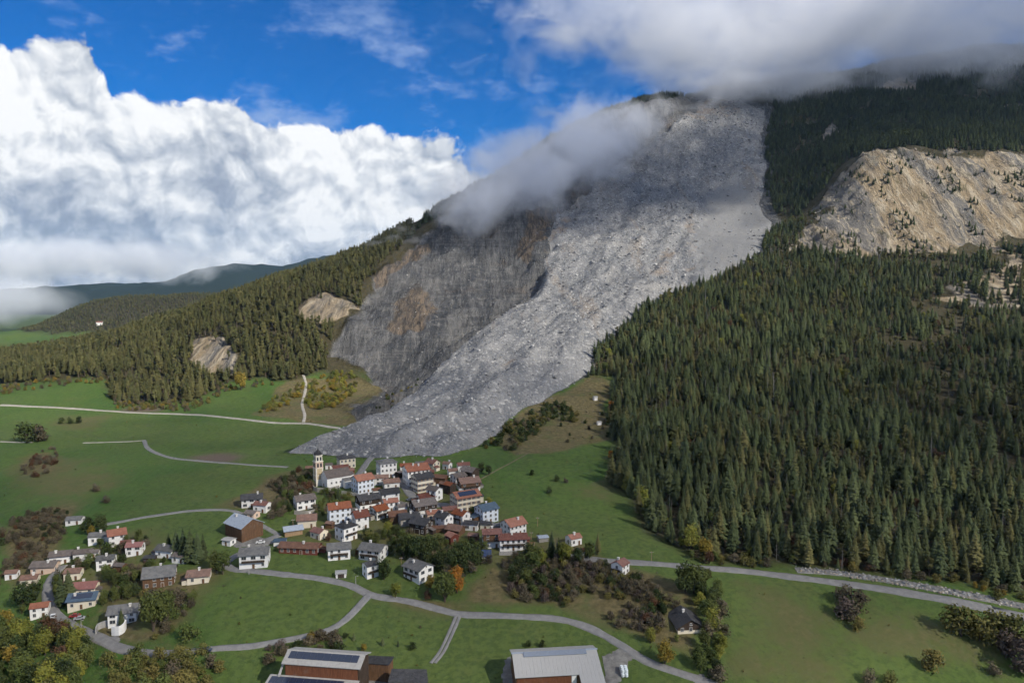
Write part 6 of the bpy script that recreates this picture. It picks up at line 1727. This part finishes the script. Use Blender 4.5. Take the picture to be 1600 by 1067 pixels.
# ================================================================ the valley beyond
def far_land():
    x = np.linspace(-14000, 9000, 60); y = np.linspace(-2500, 16000, 50); X, Y = np.meshgrid(x, y)
    Z = 42 + 6 * fbm(X, Y, 900., 3, .5, 501) - 30 * ((X > -2550) & (X < 2750) & (Y > -240) & (Y < 3500)) - 60 * ((X > -2300) & (X < 2500) & (Y > 0) & (Y < 3200))
    me = mesh_np('valley_floor', np.stack([X, Y, Z], -1).reshape(-1, 3), grid_faces(len(y), len(x)))
    n = len(me.vertices); attr(me, 'cover', np.tile([.2, .3, 0, 1], (n, 1))); attr(me, 'cover2', np.tile([0, 0, 0, 1], (n, 1)))
    add_obj('valley_floor', me, MAT_TERRAIN, kind='structure', label='far valley floor')
    x = np.linspace(-9000, -400, 150); y = np.linspace(5600, 9500, 46); X, Y = np.meshgrid(x, y)
    prof = np.exp(-((Y - 7600) / 1100) ** 2)
    ridge = 180 + 260 * sstep(X, -4100, -2500) + 160 * sstep(X, -2600, -900) + 70 * fbm(X, Y * .3, 1300., 5, .55, 511)
    Z = 30 + prof * ridge + prof * 70 * (fbm(X, Y, 700., 5, .5, 515, True) - .9)
    MAT_FARWOOD = plain('far_forest', (.016, .024, .018), .95, .05)  # base colour darkened to hold the shade among the far trees
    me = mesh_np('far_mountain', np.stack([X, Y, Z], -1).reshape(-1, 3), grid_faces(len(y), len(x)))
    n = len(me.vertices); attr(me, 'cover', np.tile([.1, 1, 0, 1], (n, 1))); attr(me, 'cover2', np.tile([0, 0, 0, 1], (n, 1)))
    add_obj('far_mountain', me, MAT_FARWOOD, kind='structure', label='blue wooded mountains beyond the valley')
far_land()
p_ = pt_Y(156, 507, 2050); p_ = at(156, 509, HM) or p_
house(156, 509, 9, 4, 15, 1.3, 'W', 'B', 'tiny white farmhouse far down the valley at left', 'xn', 27, cat='house', name='farmhouse')

# ================================================================ clouds
def lump_mesh(name, rad, seed, sub=5, amp=.34):
    bm = bmesh.new(); bmesh.ops.create_icosphere(bm, subdivisions=sub, radius=1.0)
    from mathutils import noise as mn
    off = Vector((seed * 3.1, seed * 1.7, seed * .9))
    for v in bm.verts:
        d = v.co.normalized(); k = 1 + amp * mn.fractal(d * 1.6 + off, .6, 2.0, 5) + .5 * amp * abs(mn.noise(d * 4 + off))
        if d.z < 0: k *= 1 - .25 * abs(d.z)
        v.co = Vector((d.x * rad[0], d.y * rad[1], d.z * rad[2])) * k
    me = bpy.data.meshes.new(name); bm.to_mesh(me); bm.free()
    me.polygons.foreach_set('use_smooth', [True] * len(me.polygons)); return me
def cloud_skin(name, t0, t1):
    m = bpy.data.materials.new(name); m.use_nodes = True; nt = m.node_tree; nt.nodes.clear()
    out = nn(nt, 'ShaderNodeOutputMaterial'); tr = nn(nt, 'ShaderNodeBsdfTransparent'); df = nn(nt, 'ShaderNodeBsdfDiffuse'); df.inputs[0].default_value = (.85, .86, .88, 1)
    tl = nn(nt, 'ShaderNodeBsdfTranslucent'); tl.inputs[0].default_value = (.8, .82, .85, 1)
    a = nn(nt, 'ShaderNodeMixShader'); a.inputs[0].default_value = .5; lk(nt, df.outputs[0], a.inputs[1]); lk(nt, tl.outputs[0], a.inputs[2])
    geo = nn(nt, 'ShaderNodeNewGeometry'); n = noise(nt, geo.outputs['Position'], .006, 4, .6)
    mx = nn(nt, 'ShaderNodeMixShader'); lk(nt, mrange(nt, n, .35, .65, t0, t1), mx.inputs[0])
    lk(nt, a.outputs[0], mx.inputs[1]); lk(nt, tr.outputs[0], mx.inputs[2]); lk(nt, mx.outputs[0], out.inputs[0])
    return m
SKIN_THIN = cloud_skin('thin_cloud', .91, .98); SKIN_THICK = cloud_skin('thick_cloud', .78, .90)
def shell_cloud(rad, seed):
    ms = [lump_mesh('shell', tuple(r * k for r in rad), seed + .37 * i, 4, .42) for i, k in enumerate((.52, .68, .84, 1.0, 1.16))]
    bm = bmesh.new()
    for m_ in ms: bm.from_mesh(m_); bpy.data.meshes.remove(m_)
    me = bpy.data.meshes.new('cloud'); bm.to_mesh(me); bm.free(); me.polygons.foreach_set('use_smooth', [True] * len(me.polygons)); return me
def shade_cloud(target, zc, rad, mat, label, seed):
    t = (zc - target[2]) / SUN_DIR.z
    c = (target[0] + SUN_DIR.x * t, target[1] + SUN_DIR.y * t, zc)
    o = add_obj('cloud', shell_cloud(rad, seed), mat, kind='stuff', label=label); o.location = c; o.rotation_euler = (0, 0, math.atan2(SUN_DIR.y, SUN_DIR.x))
    return o
# unseen clouds added on the line to the sun, each placed to shade its target
shade_cloud((-110, 330, 168), 1500, (300, 420, 90), SKIN_THIN, 'out-of-view cloud added to shade the village', 1)
shade_cloud((500, 470, 200), 1560, (260, 220, 80), SKIN_THIN, 'out-of-view cloud added to shade the right-hand wood', 2)
shade_cloud((1080, 1760, 750), 1900, (330, 620, 95), SKIN_THICK, 'out-of-view cloud added to shade the upper mountain', 3)
shade_cloud((130, 1400, 470), 1800, (210, 270, 80), SKIN_THICK, 'out-of-view cloud added to shade the rock bowl', 4)

def mist_material(name, dens, scale, thr, gain, stretch=(1, 1, 1), step=1.0, col=(.93, .95, 1.0)):
    m = bpy.data.materials.new(name); m.use_nodes = True; nt = m.node_tree; nt.nodes.clear()
    out = nn(nt, 'ShaderNodeOutputMaterial'); pv = nn(nt, 'ShaderNodeVolumePrincipled'); pv.inputs['Color'].default_value = (*col, 1); pv.inputs['Anisotropy'].default_value = 0.0
    tc = nn(nt, 'ShaderNodeTexCoord'); P = tc.outputs['Object']
    r2 = vmath(nt, 'LENGTH', P); ln = nt.nodes[-1].outputs['Value']
    fall = mrange(nt, ln, 1.0, .25, 0, 1)
    geo = nn(nt, 'ShaderNodeNewGeometry'); mp = nn(nt, 'ShaderNodeMapping'); mp.inputs['Scale'].default_value = stretch; lk(nt, geo.outputs['Position'], mp.inputs['Vector'])
    n = noise(nt, mp.outputs[0], scale, 6, .62, .5)
    d = mth(nt, 'SUBTRACT', mth(nt, 'ADD', fall, mth(nt, 'MULTIPLY', mth(nt, 'SUBTRACT', n, .5), gain)), thr)
    d = mth(nt, 'MULTIPLY', mth(nt, 'MAXIMUM', d, 0.0), dens)
    d = mth(nt, 'MULTIPLY', d, mrange(nt, ln, 1.0, .9, 0, 1))
    lk(nt, d, pv.inputs['Density']); lk(nt, pv.outputs[0], out.inputs['Volume'])
    return m
def mist(name, c, rad, rot, mat, label):
    bm = bmesh.new(); bmesh.ops.create_icosphere(bm, subdivisions=3, radius=1.0); me = bpy.data.meshes.new(name); bm.to_mesh(me); bm.free()
    o = add_obj(name, me, mat, kind='stuff', label=label); o.location = c; o.scale = rad; o.rotation_euler = rot; return o
_a, _b = Vector(pt_Y(660, 345, 1230)), Vector(pt_Y(1050, 175, 1600)); _d = _b - _a
mist('slope_cloud', (_a + _b) / 2, (_d.length * .74, 150, 130), (0, -math.asin(_d.z / _d.length), math.atan2(_d.y, _d.x)), mist_material('slope_mist', .024, .0105, .43, 3.0, (1, 1, 1.2)), 'grey cloud clinging to the mountain ridge above the slide')
mist('crest_cloud', pt_Y(1190, 138, 1780), (360, 130, 75), (0, 0, 0), mist_material('crest_mist', .028, .0105, .36, 2.6, (1, 1, 1.2)), 'ragged wisps of cloud trailing along the crest above the slide')
mist('summit_cloud', pt_Y(1290, 32, 1790), (1080, 360, 285), (0, 0, 0), mist_material('summit_mist', .014, .0062, .36, 2.7, (1, 1, 1.5)), 'big grey cloud hiding the mountain top at right')
mist('valley_cloud', pt_Y(90, 408, 5600), (2100, 420, 235), (0, 0, 0), mist_material('ridge_mist', .0060, .0024, .34, 2.6), 'broken white cloud hiding the tops of the far mountains')
mist('valley_cloud', pt_Y(-40, 468, 3700), (760, 300, 190), (0, 0, 0), mist_material('valley_mist', .006, .0030, .28, 2.0), 'white cloud lying in the valley at far left')

# ================================================================ air
def haze():
    b = MB(); b.box(-14500, 9500, -2900, 16500, -120, 1400)
    m = bpy.data.materials.new('haze'); m.use_nodes = True; nt = m.node_tree; nt.nodes.clear()
    out = nn(nt, 'ShaderNodeOutputMaterial'); pv = nn(nt, 'ShaderNodeVolumePrincipled'); pv.inputs['Color'].default_value = (.42, .68, 1.0, 1); pv.inputs['Density'].default_value = 2.1e-5; pv.inputs['Anisotropy'].default_value = .2
    lk(nt, pv.outputs[0], out.inputs['Volume'])
    b.build('haze', m, None, kind='stuff', label='thin blue air over the valley')
haze()
